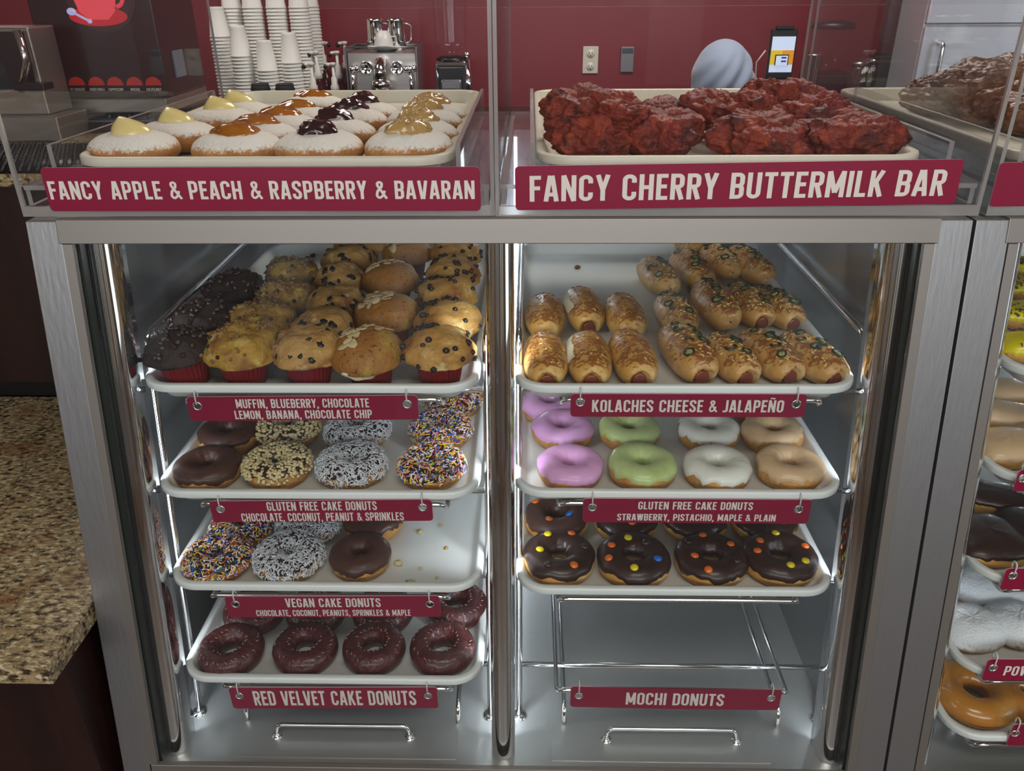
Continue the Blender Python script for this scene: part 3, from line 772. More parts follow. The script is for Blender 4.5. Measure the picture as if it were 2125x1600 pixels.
MUF_B = pm('banana_muffin_cake', 'ae8431', 0.62, bump=(110, 1.0, 8), var=('7a4a1c', 26, 0.46, 0.62), var2=('c9ab5e', 44, 0.54, 0.68), sss=0.08)
MUF_P = pm('blueberry_muffin_cake', 'b58849', 0.62, bump=(100, 1.0, 8), var=('854d20', 22, 0.46, 0.62), var2=('d6bb86', 40, 0.54, 0.68), sss=0.08)
MUF_L = pm('lemon_muffin_cake', '9c662a', 0.55, bump=(140, 0.7, 8), var=('b3913c', 16, 0.48, 0.62), var2=('5f3513', 130, 0.58, 0.66), sss=0.08)
MUF_H = pm('chip_muffin_cake', 'bd8b46', 0.6, bump=(90, 0.9, 8), var=('8c521f', 20, 0.46, 0.62), var2=('dabd80', 34, 0.54, 0.68), sss=0.08)
CHIP = pm('chocolate_chip', '21130f', 0.45)
CHIPM = pm('milk_chocolate_chip', '33211c', 0.4, coat=0.2)
BERRY = pm('baked_blueberry', '171319', 0.4)
NUT = pm('walnut_piece', '7a5530', 0.6, var=('a17d4d', 60, 0.45, 0.7))
ALMOND = pm('almond_flake', 'cdb58a', 0.55)
PEANUT = pm('chopped_peanut', 'd8c495', 0.55, var=('c3a569', 90, 0.5, 0.75), sss=0.1)
COCO = pm('coconut_shred', 'dcdce0', 0.6, sss=0.1)
KOL_C = kolache_mat('cheese_kolache_bun', 'cf9c50', '9a5c24', 'e0c084')
KOL_J = kolache_mat('jalapeno_kolache_bun', 'c99753', '935a2c', 'dfc391')
CHEESE = [pm('melted_cheese_pale', 'e0c47c', 0.45, sss=0.1), pm('melted_cheese_golden', 'b97a30', 0.45), pm('melted_cheese_browned', '8a4d1d', 0.5)]
TORN = pm('torn_bread', 'e6d9b8', 0.85, bump=(160, 0.8, 6))
SAUS = pm('sausage', '7a3b28', 0.35, coat=0.3, bump=(60, 0.3))
JAL = pm('jalapeno_skin', '23301a', 0.35, coat=0.2)
JALI = pm('jalapeno_flesh', '9c9a55', 0.5, var=('c9bd83', 120, 0.45, 0.6))
SPR = [pm('sprinkle_' + n, h, 0.35) for n, h in (('white', 'f0eee8'), ('yellow', 'ecd02c'), ('blue', '2a66c4'), ('orange', 'e5742a'), ('red', 'b01c28'), ('green', '2a7044'), ('pink', 'e3a0c0'))]
CANDY = {n: pm('candy_' + n, h, 0.28, coat=0.4) for n, h in (('orange', 'e0661a'), ('yellow', 'e8cf12'), ('blue', '1f6ad0'), ('brown', '2a1c17'))}

# ------------------------------------------------------------------ donuts
def torus_pt(u, v, R, a, b, seed, wob):
    """point of a donut at ring angle u, section angle v (0 outside, 90 deg top, 180 deg hole side); flat underneath"""
    cu, su = math.cos(u), math.sin(u)
    k = 1 + wob * noise.noise(Vector((cu * 1.3, su * 1.3, seed)))
    kb = 1 + wob * 0.9 * noise.noise(Vector((cu * 1.6 + 9, su * 1.6, seed)))
    c, s = math.cos(v), math.sin(v)
    r = R * k + a * (abs(c) ** 0.9) * (1 if c > 0 else -1)
    z = b + b * kb * s if s > 0 else b + b * max(s * 1.12, -0.985)
    return Vector((r * cu, r * su, z))
def ring_dough(seed, R, a, b, wob, mat, parent, nu=44, nv=20):
    mb = MB(); mb.grid(nu, nv, lambda u, v: torus_pt(u * 2 * PI, v * 2 * PI, R, a, b, seed, wob), cu=True, cv=True)
    return mb.build('dough', mat, parent)
def edge_v(u, seed, lo, amp):
    """how far down the outside the icing runs at ring angle u, with drips"""
    cu, su = math.cos(u), math.sin(u)
    n = noise.noise(Vector((cu * 2.2, su * 2.2, seed * 1.7))) + 0.55 * noise.noise(Vector((cu * 6, su * 6, seed + 4)))
    return math.radians(lo - amp * n)
def ring_icing(seed, R, a, b, wob, mat, parent, lo=5, amp=24, inner=200, th=0.0022, nu=72, nv=18, name='icing'):
    mb = MB()
    def fn(u, v):
        uu = u * 2 * PI; v0 = edge_v(uu, seed, lo, amp); v1 = math.radians(inner + 16 * noise.noise(Vector((math.cos(uu) * 2, math.sin(uu) * 2, seed + 30))))
        t = v0 + (v1 - v0) * v
        k = th * min(1, min(v, 1 - v) * 9 + 0.02)
        lumps = 1 + 0.35 * noise.noise(Vector((math.cos(uu) * 4, math.sin(uu) * 4, seed + t)))
        p = torus_pt(uu, t, R, a + k * lumps, b, seed, wob)
        p.z += k * lumps * max(0, math.sin(t)) * 0.9
        return p
    mb.grid(nu, nv, fn, cu=True)
    return mb.build(name, mat, parent)
def ice_pt(rnd, seed, R, a, b, wob, vlo, vhi):
    u = rnd.random() * 2 * PI
    # even over the surface: reject towards the hole
    while True:
        v = math.radians(vlo + (vhi - vlo) * rnd.random())
        if rnd.random() < (R + a * math.cos(v)) / (R + a): break
    p = torus_pt(u, v, R, a, b, seed, wob)
    e = 0.02
    n = (torus_pt(u + e, v, R, a, b, seed, wob) - p).cross(torus_pt(u, v + e, R, a, b, seed, wob) - p)
    n.normalize()
    if n.dot(Vector((math.cos(u) * math.cos(v), math.sin(u) * math.cos(v), math.sin(v)))) < 0: n = -n
    return p, n
def frame(n, ang):
    t = n.cross(Vector((0.3, 0.5, 0.81))); t.normalize(); b = n.cross(t)
    x = t * math.cos(ang) + b * math.sin(ang); y = n.cross(x)
    return x, y
def sprinkles(seed, R, a, b, wob, parent, count, vlo=-4, vhi=185):
    rnd = random.Random(seed * 13 + 1); mb = MB()
    for _ in range(count):
        p, n = ice_pt(rnd, seed, R, a + 0.002, b + 0.001, wob, vlo, vhi)
        x, y = frame(n, rnd.random() * PI)
        d = (x + n * rnd.uniform(-0.25, 0.45)).normalized()
        L = rnd.uniform(0.0022, 0.0037); r = 0.00088
        c = p + n * rnd.uniform(0.0008, 0.0022)
        mb.tube([c - d * L, c - d * L * 0.8, c + d * L * 0.8, c + d * L], [r * 0.5, r, r, r * 0.5], 6, rnd.choices(range(7), (8, 6, 5, 5, 2, 2, 5))[0])
    return setprops(mb.build('sprinkles', SPR, parent), kind='stuff')
def shreds(seed, R, a, b, wob, parent, count, vlo=-6, vhi=180):
    rnd = random.Random(seed * 17 + 3); mb = MB()
    for _ in range(count):
        p, n = ice_pt(rnd, seed, R, a + 0.002, b + 0.001, wob, vlo, vhi)
        x, y = frame(n, rnd.random() * 2 * PI)
        L = rnd.uniform(0.0036, 0.0098); w = rnd.uniform(0.0005, 0.0012); cv = rnd.uniform(-0.006, 0.006)
        c = p + n * rnd.uniform(0.0002, 0.0042); up = n * rnd.uniform(-0.6, 1.2)
        pts = []
        for k in range(4):
            s = k / 3 - 0.5
            pts.append(c + x * L * s + y * cv * (0.25 - s * s) * 2 + up * L * 0.5 * s * s * 2)
        mb.tube(pts, [w * 0.45, w, w * 0.9, w * 0.35], 5)
    return setprops(mb.build('coconut_shreds', COCO, parent), kind='stuff')
def nuts(seed, R, a, b, wob, parent, count, vlo=6, vhi=165):
    rnd = random.Random(seed * 19 + 5); mb = MB()
    for _ in range(count):
        p, n = ice_pt(rnd, seed, R, a + 0.002, b + 0.001, wob, vlo, vhi)
        s = rnd.uniform(0.0017, 0.0033)
        c = p + n * s * 0.5
        mb.ball(c, s, s * rnd.uniform(0.7, 1.2), s * rnd.uniform(0.6, 0.9), 7, 4, jit=0.8)
    return setprops(mb.build('chopped_peanuts', PEANUT, parent), kind='stuff')
_CB = MB().lathe([(0.0, -0.0022), (0.004, -0.0017), (0.0062, 0), (0.0056, 0.0013), (0.004, 0.0024), (0.002, 0.0029), (0, 0.0031)], 16)
CANDY_ME = {n: _CB.mesh('candy_button', mt) for n, mt in CANDY.items()}
def align(p, n, ang=0.0, s=1.0):
    x, y = frame(n, ang)
    return Matrix(((x.x * s, y.x * s, n.x * s, p.x), (x.y * s, y.y * s, n.y * s, p.y), (x.z * s, y.z * s, n.z * s, p.z), (0, 0, 0, 1)))

SEED = [1]
def donut(px, py, key, label, group, icing, topping=None, size=0.0475, b=0.0168, dough=None, wob=0.06, lo=2, amp=26, rz=0.0, tilt=None, inner=200, R=None, dz=0.0, candies=None, cat='donut'):
    SEED[0] += 1; seed = SEED[0]
    zf = tray_floor(key) + dz
    c = onz(px, py, zf + b * 1.05)
    c.y = max(c.y, TRAYS[key][1] + size + 0.013); c.x = min(max(c.x, TRAYS[key][0] - 0.2190 + size), TRAYS[key][0] + 0.2190 - size)
    lo += {'coconut': 10, 'peanut': 8, 'sprinkles': 6}.get(topping, 3); amp += 6
    a = size * 0.37; R = R or size - a; lo += 7
    t = empty('donut', (c.x, c.y, zf + 0.0004), rz, label, cat, group)
    if tilt: t.rotation_euler = (tilt[0], tilt[1], rz)
    ring_dough(seed, R, a, b, wob, dough or CAKE, t)
    if icing: ring_icing(seed, R, a, b, wob, icing, t, lo, amp, inner)
    if topping == 'sprinkles': sprinkles(seed, R, a, b, wob, t, 1050)
    if topping == 'coconut': shreds(seed, R, a, b, wob, t, 1450)
    if topping == 'peanut': nuts(seed, R, a, b, wob, t, 640)
    if candies:
        for dx, dy, colr in candies:                       # measured in the photograph: pixel of each candy
            q = onz(dx, dy, zf + b * 1.95); lx, ly = q.x - c.x, q.y - c.y
            u = math.atan2(ly, lx) - rz; rr = math.hypot(lx, ly)
            k = max(-0.96, min(0.96, (rr - R) / a)); v = math.acos(k)
            p = torus_pt(u, v, R, a + 0.002, b + 0.0008, seed, wob)
            n = Vector((math.cos(u) * k, math.sin(u) * k, math.sin(v) * 1.1)).normalized()
            o = child('candy', CANDY_ME[colr], t, align(p + n * 0.0010, n, 0.3 * seed))
            if colr: o['label'] = colr + ' candy'
    return t
G = 'gluten free donuts on the coated tray'
donut(432, 972, 'coated', 'chocolate iced cake donut at the front left corner, beside the peanut donut', G, CHOC, lo=-14, amp=24)
donut(577, 968, 'coated', 'front peanut donut, chopped peanuts over chocolate, beside the chocolate one', G, CHOC_D, 'peanut', lo=12, amp=20)
donut(730, 968, 'coated', 'front coconut donut between peanut and sprinkle donuts, under the muffin sign', G, CHOC_D, 'coconut', lo=4, amp=22)
donut(896, 968, 'coated', 'rainbow sprinkle donut at the front right of its tray, above the gluten free sign', G, CHOC_D, 'sprinkles', lo=0, amp=24)
donut(470, 903, 'coated', 'chocolate iced cake donut just under the left end of the muffin sign', G, CHOC, lo=2, amp=24, rz=1.0)
donut(600, 893, 'coated', 'peanut donut in the second row, its top hidden by the muffin sign', G, CHOC_D, 'peanut', lo=10, amp=20, rz=0.6)
donut(742, 895, 'coated', 'coconut donut in the second row, its top hidden by the muffin sign', G, CHOC_D, 'coconut', lo=4, amp=22, rz=2)
donut(915, 893, 'coated', 'rainbow sprinkle donut in the second row, right of the muffin sign', G, CHOC_D, 'sprinkles', lo=12, amp=18, rz=2.4)
donut(940, 832, 'coated', 'rearmost rainbow sprinkle donut, half hidden under the muffin tray corner', G, CHOC_D, 'sprinkles', lo=6, amp=22, rz=4)
G = 'gluten free donuts on the glazed tray'
donut(1183, 970, 'glazed', 'pink strawberry donut at the front left of its tray', G, PINK, lo=-12, amp=22)
donut(1332, 968, 'glazed', 'front pistachio green donut, larger and nearer than the other green one', G, GREEN, lo=-4, amp=24, size=0.0495)
donut(1488, 972, 'glazed', 'front white iced donut between the green and tan donuts', G, WICE, lo=-4, amp=32, size=0.0485)
donut(1638, 970, 'glazed', 'front tan maple donut at the right corner of its tray', G, MAPLE, lo=0, amp=28, inner=185)
donut(1167, 893, 'glazed', 'pink strawberry donut in the second row, below the left end of the kolaches sign', G, PINK, lo=-2, amp=26, rz=1.2)
donut(1305, 895, 'glazed', 'smaller pistachio green donut in the second row, under the kolaches sign', G, GREEN, lo=2, amp=22, rz=2.0)
donut(1469, 896, 'glazed', 'white iced donut with long drips in the second row, under the kolaches sign', G, WICE, lo=0, amp=36, rz=0.5)
donut(1602, 900, 'glazed', 'tan maple donut in the second row, under the right end of the kolaches sign', G, MAPLE, lo=8, amp=30, rz=2.5, inner=170)
donut(1141, 842, 'glazed', 'rearmost pink strawberry donut, partly hidden by the kolache tray', G, PINK, lo=-6, amp=22, rz=3.2)
donut(1585, 845, 'glazed', 'rearmost tan maple donut, almost hidden behind the kolaches sign', G, MAPLE, lo=8, amp=22, rz=3.9)
G = 'vegan donuts on the half empty tray'
donut(447, 1160, 'vegan', 'rainbow sprinkle donut at the front left of the half empty tray', G, CHOC_D, 'sprinkles', lo=10, amp=18, size=0.0485)
donut(600, 1157, 'vegan', 'coconut donut at the front, between sprinkle and chocolate donuts of the half empty tray', G, CHOC_D, 'coconut', lo=2, amp=20, size=0.0490)
donut(748, 1155, 'vegan', 'front chocolate iced donut beside the loose crumbs', G, CHOC, lo=-10, amp=26, R=0.0282)
donut(503, 1096, 'vegan', 'sprinkle donut with bare chocolate patches, under the gluten free sign', G, CHOC_D, 'sprinkles', lo=4, amp=20, rz=1.4)
donut(642, 1090, 'vegan', 'coconut donut in the second row of the half empty tray, under the sign', G, CHOC_D, 'coconut', lo=12, amp=20, rz=1.9)
donut(775, 1082, 'vegan', 'chocolate iced donut with a long drip, behind the front chocolate one', G, CHOC, lo=0, amp=34, rz=0.9)
G = 'candy donuts'
donut(1160, 1158, 'candy', 'chocolate donut with two yellow candies at the front left of the candy tray', G, CHOC_D, dough=YEAST, size=0.0545, b=0.0175, lo=-2, amp=20, wob=0.07,
      candies=[(1137, 1113, 'yellow'), (1185, 1112, 'orange'), (1213, 1138, 'brown'), (1118, 1144, 'yellow'), (1139, 1172, 'brown'), (1190, 1174, 'orange')])
donut(1315, 1162, 'candy', 'chocolate donut with a blue candy, second in the front row of the candy tray', G, CHOC_D, dough=YEAST, size=0.0545, b=0.0175, lo=-6, amp=20, wob=0.07,
      candies=[(1303, 1118, 'yellow'), (1342, 1127, 'brown'), (1269, 1136, 'orange'), (1266, 1160, 'orange'), (1363, 1162, 'blue'), (1316, 1180, 'yellow')])
donut(1475, 1162, 'candy', 'chocolate donut with orange and brown candies only, third in the front row', G, CHOC_D, dough=YEAST, size=0.0535, b=0.0175, lo=-6, amp=24, wob=0.08,
      candies=[(1458, 1114, 'orange'), (1430, 1128, 'brown'), (1516, 1132, 'orange'), (1441, 1157, 'orange'), (1526, 1166, 'brown'), (1470, 1182, 'orange')])
donut(1627, 1160, 'candy', 'chocolate donut with three yellow candies at the front right corner of the candy tray', G, CHOC_D, dough=YEAST, size=0.0555, b=0.0180, lo=-2, amp=20, wob=0.08,
      candies=[(1609, 1110, 'yellow'), (1576, 1125, 'orange'), (1571, 1147, 'orange'), (1669, 1137, 'orange'), (1670, 1167, 'yellow'), (1640, 1176, 'yellow')])
donut(1147, 1076, 'candy', 'chocolate donut with orange and blue candies, left of the strawberry pistachio sign', G, CHOC, dough=YEAST, size=0.0525, b=0.0170, lo=2, amp=20, wob=0.08, rz=0.4,
      candies=[(1112, 1045, 'orange'), (1183, 1069, 'blue'), (1139, 1081, 'orange')])
donut(1297, 1078, 'candy', 'candy donut behind the sign with one orange candy showing below it', G, CHOC_D, dough=YEAST, size=0.0515, b=0.0170, lo=4, amp=22, wob=0.08, rz=1.1, candies=[(1311, 1088, 'orange')])
donut(1440, 1079, 'candy', 'candy donut behind the middle of the sign, no candy showing', G, CHOC_D, dough=YEAST, size=0.0515, b=0.0170, lo=4, amp=22, wob=0.08, rz=2.1)
donut(1583, 1082, 'candy', 'candy donut behind the right end of the sign with two orange candies', G, CHOC_D, dough=YEAST, size=0.0525, b=0.0170, lo=2, amp=24, wob=0.08, rz=2.9, candies=[(1593, 1086, 'orange'), (1624, 1086, 'orange')])

# red velvet: one piece of cake, marked by the cooling rack
def velvet(px, py, label, rz=0.0, size=0.0505):
    SEED[0] += 1; seed = SEED[0]
    zf = tray_floor('velvet'); b = 0.0185; c = onz(px, py, zf + b); a = size * 0.36; R = size - a
    t = empty('donut', (c.x, c.y, zf + 0.0004), rz, label, 'donut', 'red velvet donuts')
    mb = MB()
    def fn(u, v):
        p = torus_pt(u * 2 * PI, v * 2 * PI, R, a, b, seed, 0.05)
        n = fbm(p + Vector((seed, 0, 0)), 90, 3)
        p += Vector((math.cos(u * 2 * PI), math.sin(u * 2 * PI), 0)) * 0.0012 * n * math.cos(v * 2 * PI); p.z = max(p.z + 0.0016 * n, 0.0003); return p
    mb.grid(64, 30, fn, cu=True, cv=True); mb.build('cake', VELVET, t)
    rnd = random.Random(seed); mb = MB()
    for ring, (va, cnt) in enumerate(((62, 30), (118, 22))):
        for k in range(cnt):
            u = (k + rnd.uniform(-0.2, 0.2)) / cnt * 2 * PI; v = math.radians(va + rnd.uniform(-6, 6))
            if rnd.random() < 0.2: continue
            p = torus_pt(u, v, R, a + 0.0004, b + 0.0004, seed, 0.05)
            q = torus_pt(u + rnd.uniform(0.05, 0.12), v + rnd.uniform(-0.28, -0.12), R, a + 0.0006, b + 0.0006, seed, 0.05)
            mb.tube([p, (p + q) / 2 + Vector((0, 0, 0.0006)), q], [0.0004, 0.0008, 0.0004], 5)
    setprops(mb.build('glaze_marks', pm('cracked_glaze', 'a98a86', 0.4, coat=0.3), t), kind='stuff')
    return t
velvet(480, 1349, 'red velvet donut at the front left corner of the lowest tray', 0.0)
velvet(634, 1345, 'second red velvet donut from the left in the front row', 1.0)
velvet(776, 1345, 'third red velvet donut from the left in the front row', 2.0, 0.049)
velvet(918, 1345, 'red velvet donut at the front right corner of the lowest tray', 3.1, 0.051)
velvet(528, 1268, 'red velvet donut behind the left end of the vegan sign', 0.5)
velvet(657, 1266, 'red velvet donut behind the middle of the vegan sign, left of the other', 1.5)
velvet(795, 1268, 'red velvet donut behind the right half of the vegan sign', 2.5)
velvet(948, 1256, 'glossy red velvet donut right of the vegan sign, by the centre mullion', 4.0)

# crumbs dropped on the half empty tray
def crumb(px, py, s, mat, label, name='crumb', key='vegan', el=(1, 1, 0.6)):
    SEED[0] += 1
    zf = tray_floor(key); c = onz(px, py, zf)
    mb = MB(); mb.ball((0, 0, s * el[2] * 0.85), s * el[0], s * el[1], s * el[2], 10, 6, jit=0.9)
    o = mb.build(name, mat, None, (c.x, c.y, zf + 0.0003))
    return top(o, label, 'crumb', 'crumbs on the trays')
for i, (px, py, s, el, lb) in enumerate(((914, 1106, 0.0052, (1, 1.2, 0.8), 'largest peanut half standing behind, near the sign end'), (827, 1172, 0.0062, (0.9, 1.6, 0.6), 'long peanut half touching the front chocolate donut'),
        (852, 1213, 0.0066, (1.2, 0.7, 0.7), 'peanut half at the front rim of the half empty tray'), (914, 1093, 0.003, (1, 1, 0.6), 'small pale crumb right of the standing peanut half'),
        (926, 1139, 0.0034, (1.5, 0.8, 0.6), 'orange brown crumb alone on the white tray'), (873, 1182, 0.0032, (1.6, 0.6, 0.4), 'thin pale flake in front of the chocolate donut'), (907, 1200, 0.003, (1.2, 0.7, 0.4), 'tiny pale flake near the front rim corner'))):
    crumb(px if i != 0 else 872, py, s, PEANUT if i != 4 else CAKE, lb)
crumb(1198, 557, 0.0052, SAUS, 'reddish brown crumb alone on the empty part of the kolache tray', key='kolache', el=(1.2, 1, 0.6))
for px, py, s, lb in ((650, 533, 0.0055, 'dark crumb behind the rear banana muffin'), (572, 529, 0.003, 'small dark crumb at the left edge of the muffin tray'), (638, 536, 0.004, 'brown crumb touching the rear banana muffin')):
    crumb(px, py, s, CHIP, lb, key='muffin')

# ------------------------------------------------------------------ muffins
def muffin(px, py, label, group, cake, kind, size=1.0, rz=0.0, tilt=(0, 0), lob=0.0):
    SEED[0] += 1; seed = SEED[0]; rnd = random.Random(seed * 7)
    zf = tray_floor('muffin'); c = onz(px, py, zf + 0.050); c.y = max(c.y, TRAYS['muffin'][1] + 0.0525)
    t = empty('muffin', (c.x, c.y, zf + 0.0006), rz, label, 'muffin', group)
    t.rotation_euler = (tilt[0], tilt[1], rz)
    hc = 0.047; n = 120
    mb = MB()
    prof = [(0.0255, 0.0), (0.0275, 0.010), (0.0305, 0.026), (0.0335, hc)]
    vs = []; fs = []
    for r, z in prof:
        for k in range(n):
            w = 2 * PI * k / n; q = r + (0.0009 if (k // 2) % 2 else -0.0006) * (0.6 + z / hc * 0.6); vs.append((q * math.cos(w), q * math.sin(w), z))
    for j in range(3):
        for k in range(n): fs.append((j * n + k, j * n + (k + 1) % n, (j + 1) * n + (k + 1) % n, (j + 1) * n + k))
    fs.append(tuple(range(n - 1, -1, -1))); mb.add(vs, fs)
    cup = mb.build('paper_cup', CUPRED, t); cup.data.set_sharp_from_angle(angle=math.radians(25))
    RX = 0.0470 * size; H = 0.0330 * size; rough = 0.17 if kind != 'lemon' else 0.07
    def surf(a, b):
        """dome: a round, b from -0.55 (tucked under) to pi/2 (top)"""
        d = Vector((math.cos(b) * math.cos(a), math.cos(b) * math.sin(a), math.sin(b)))
        k = 1 + rough * fbm(d * 1.7 + Vector((seed * 3.1, 0, 0)), 1, 4) * 1.6 + lob * 0.12 * math.cos(a - 1.0)
        r = RX * (abs(math.cos(b)) ** 0.8) * k
        z = hc - 0.004 + (H * (math.sin(b) ** 0.9) * k if b > 0 else 0.010 * math.sin(b))
        return Vector((r * math.cos(a), r * math.sin(a), z))
    mb = MB(); mb.grid(48, 22, lambda u, v: surf(u * 2 * PI, -0.75 + (PI / 2 + 0.75 - 0.001) * v), cu=True)
    mb.build('cake', cake, t)
    def on(a, b):
        p = surf(a, b); e = 0.03
        nn = (surf(a + e, b) - p).cross(surf(a, b + e) - p); nn.normalize()
        if nn.dot(p - Vector((0, 0, hc))) < 0: nn = -nn
        return p, nn
    def spots(k, blo=0.05, bhi=1.35, clump=None):
        for _ in range(k):
            b = math.asin(rnd.uniform(math.sin(blo), math.sin(bhi))); a = rnd.random() * 2 * PI
            if clump and rnd.random() < 0.5: a = clump + rnd.uniform(-0.7, 0.7); b = rnd.uniform(0.45, 1.2)
            yield on(a, b)
    if kind == 'chip':
        for p, nn in spots(46, -0.05, 1.5, clump=2.2 - rz):
            child('chocolate_chip', CHIP_ME, t, align(p + nn * 0.0004, nn, rnd.random() * 6, rnd.uniform(1.0, 1.5)))
    elif kind == 'berry':
        for p, nn in spots(15, 0.1, 1.4):
            child('blueberry', BERRY_ME[rnd.randrange(3)], t, align(p - nn * 0.0006, nn, rnd.random() * 6, rnd.uniform(0.8, 1.6)))
    elif kind == 'lemon':
        for k in range(30):
            a = 2.5 - rz + rnd.gauss(0, 0.8); b = min(1.52, max(0.45, rnd.gauss(1.05, 0.27)))
            p, nn = on(a, b); nn = (nn + Vector((rnd.uniform(-.25, .25), rnd.uniform(-.25, .25), 0))).normalized()
            child('almond_flake', FLAKE_ME[rnd.randrange(3)], t, align(p + nn * 0.0009, nn, rnd.random() * 6, rnd.uniform(1.0, 1.5)))
    elif kind == 'nut':
        mb = MB()
        for k in range(80):
            a = rnd.random() * 2 * PI; b = rnd.uniform(0.0, 1.4)
            if rnd.random() < 0.6: a = 2.6 - rz + rnd.gauss(0, 0.6)
            p, nn = on(a, b); s = rnd.uniform(0.0018, 0.0040)
            mb.ball(p + nn * s * 0.3, s, s * rnd.uniform(0.7, 1.2), s * 0.8, 7, 4, jit=0.9)
        setprops(mb.build('walnut_crumbs', NUT, t), kind='stuff')
        for p, nn in spots(6, 0.2, 1.2):
            child('chocolate_chip', CHIP_ME, t, align(p, nn, rnd.random() * 6, rnd.uniform(0.8, 1.1)))
    elif kind == 'choc':
        for k in range(80):
            a = rnd.random() * 2 * PI; b = rnd.uniform(0.15, 1.5)
            if rnd.random() < 0.5: a = 2.2 - rz + rnd.gauss(0, 0.7)
            p, nn = on(a, b); nn = (nn + Vector((rnd.uniform(-.4, .4), rnd.uniform(-.4, .4), 0.1))).normalized()
            child('chocolate_chip', CHIPM_ME, t, align(p + nn * 0.0005, nn, rnd.random() * 6, rnd.uniform(1.0, 1.4)))
    if kind == 'torn':
        pass
    return t
_chip = MB().lathe([(0, -0.001), (0.0031, -0.0004), (0.0034, 0.0006), (0.0026, 0.0020), (0.0012, 0.0031), (0.0004, 0.0040), (0, 0.0041)], 10)
CHIP_ME = _chip.mesh('chocolate_chip', CHIP); CHIPM_ME = _chip.mesh('milk_chip', CHIPM)
BERRY_ME = []; FLAKE_ME = []
for k in range(3):
    mb = MB(); mb.ball((0, 0, 0), 0.0044, 0.0036 + 0.0005 * k, 0.0015, 12, 6, jit=0.9); BERRY_ME.append(mb.mesh('blueberry', BERRY))
    mb = MB(); ww = 0.0033 + 0.0006 * k
    mb.lathe([(0, -0.0004), (ww * 0.9, -0.0004), (ww, 0), (ww * 0.9, 0.0004), (0, 0.0004)], 14, M=Matrix.Diagonal((1.9 - 0.25 * k, 1, 1, 1)))
    FLAKE_ME.append(mb.mesh('almond_flake', ALMOND))
G = 'chocolate muffins'
muffin(376, 731, 'dark chocolate muffin at the front left corner of its tray', G, MUF_C, 'choc', 0.99, tilt=(0, -0.12))
muffin(432, 668, 'middle dark chocolate muffin, behind the front one', G, MUF_C, 'choc', 1.03, 1.0)
muffin(487, 606, 'rearmost dark chocolate muffin, against the bare tray edge', G, MUF_C, 'choc', 1.05, 2.0)
G = 'banana nut muffins'
muffin(491, 738, 'banana nut muffin in the front row, with big yellow overhanging top', G, MUF_B, 'nut', 1.07, lob=0.5)
muffin(546, 671, 'second banana nut muffin from the front, densely covered in walnut crumbs', G, MUF_B, 'nut', 1.05, 1.3)
muffin(594, 619, 'third banana nut muffin from the front, yellow with few nuts', G, MUF_B, 'nut', 1.0, 2.2)
muffin(606, 570, 'rearmost banana nut muffin, in front of the dark crumbs', G, MUF_B, 'nut', 1.0, 3.0)
G = 'blueberry muffins'
muffin(632, 733, 'blueberry muffin in the front row, with a smooth browned face', G, MUF_P, 'berry', 1.03, lob=0.4)
muffin(670, 680, 'second blueberry muffin from the front, low and pale', G, MUF_P, 'berry', 0.98, 1.0)
muffin(699, 632, 'third blueberry muffin from the front, round and heavily spotted', G, MUF_P, 'berry', 0.98, 2.1)
muffin(702, 580, 'fourth blueberry muffin from the front, with a pale split top', G, MUF_P, 'berry', 0.96, 2.9)
muffin(724, 541, 'fifth blueberry muffin from the front, near the top rail', G, MUF_P, 'berry', 1.0, 4.0)
muffin(748, 508, 'rearmost brown muffin, mostly hidden behind the top rail', G, MUF_P, 'plain', 1.0, 5.0)
G = 'almond topped lemon muffins'
mf = muffin(767, 727, 'almond topped muffin in the front row, torn open at its lower edge', G, MUF_L, 'lemon', 1.06, tilt=(0.12, -0.05))
mb = MB(); mb.ball((0, 0, 0), 0.021, 0.006, 0.0105, 20, 10, jit=0.35)
mb.build('torn_crumb', TORN, mf, (-0.010, -0.0385, 0.0395), rot=(0.35, 0.25, 0.1))
muffin(803, 653, 'second almond topped muffin from the front, with a thick patch of flakes', G, MUF_L, 'lemon', 1.08, 0.6)
muffin(811, 582, 'third almond topped muffin from the front, with wide flakes', G, MUF_L, 'lemon', 1.05, 1.2)
muffin(846, 524, 'rearmost almond topped muffin, under the top rail', G, MUF_L, 'lemon', 1.0, 2.2)
G = 'chocolate chip muffins'
muffin(910, 730, 'chocolate chip muffin at the front right corner, its red cup fully visible', G, MUF_H, 'chip', 1.03, lob=0.2)
muffin(930, 670, 'second chocolate chip muffin from the front, beside the centre mullion', G, MUF_H, 'chip', 1.03, 0.7)
muffin(926, 613, 'third chocolate chip muffin from the front, with a smooth browned right side', G, MUF_H, 'chip', 1.0, 1.7)
muffin(940, 571, 'fourth chocolate chip muffin from the front, torn at its right side', G, MUF_H, 'chip', 1.0, 2.6)
muffin(946, 527, 'rearmost chocolate chip muffin, under the top rail', G, MUF_H, 'chip', 0.98, 3.4)

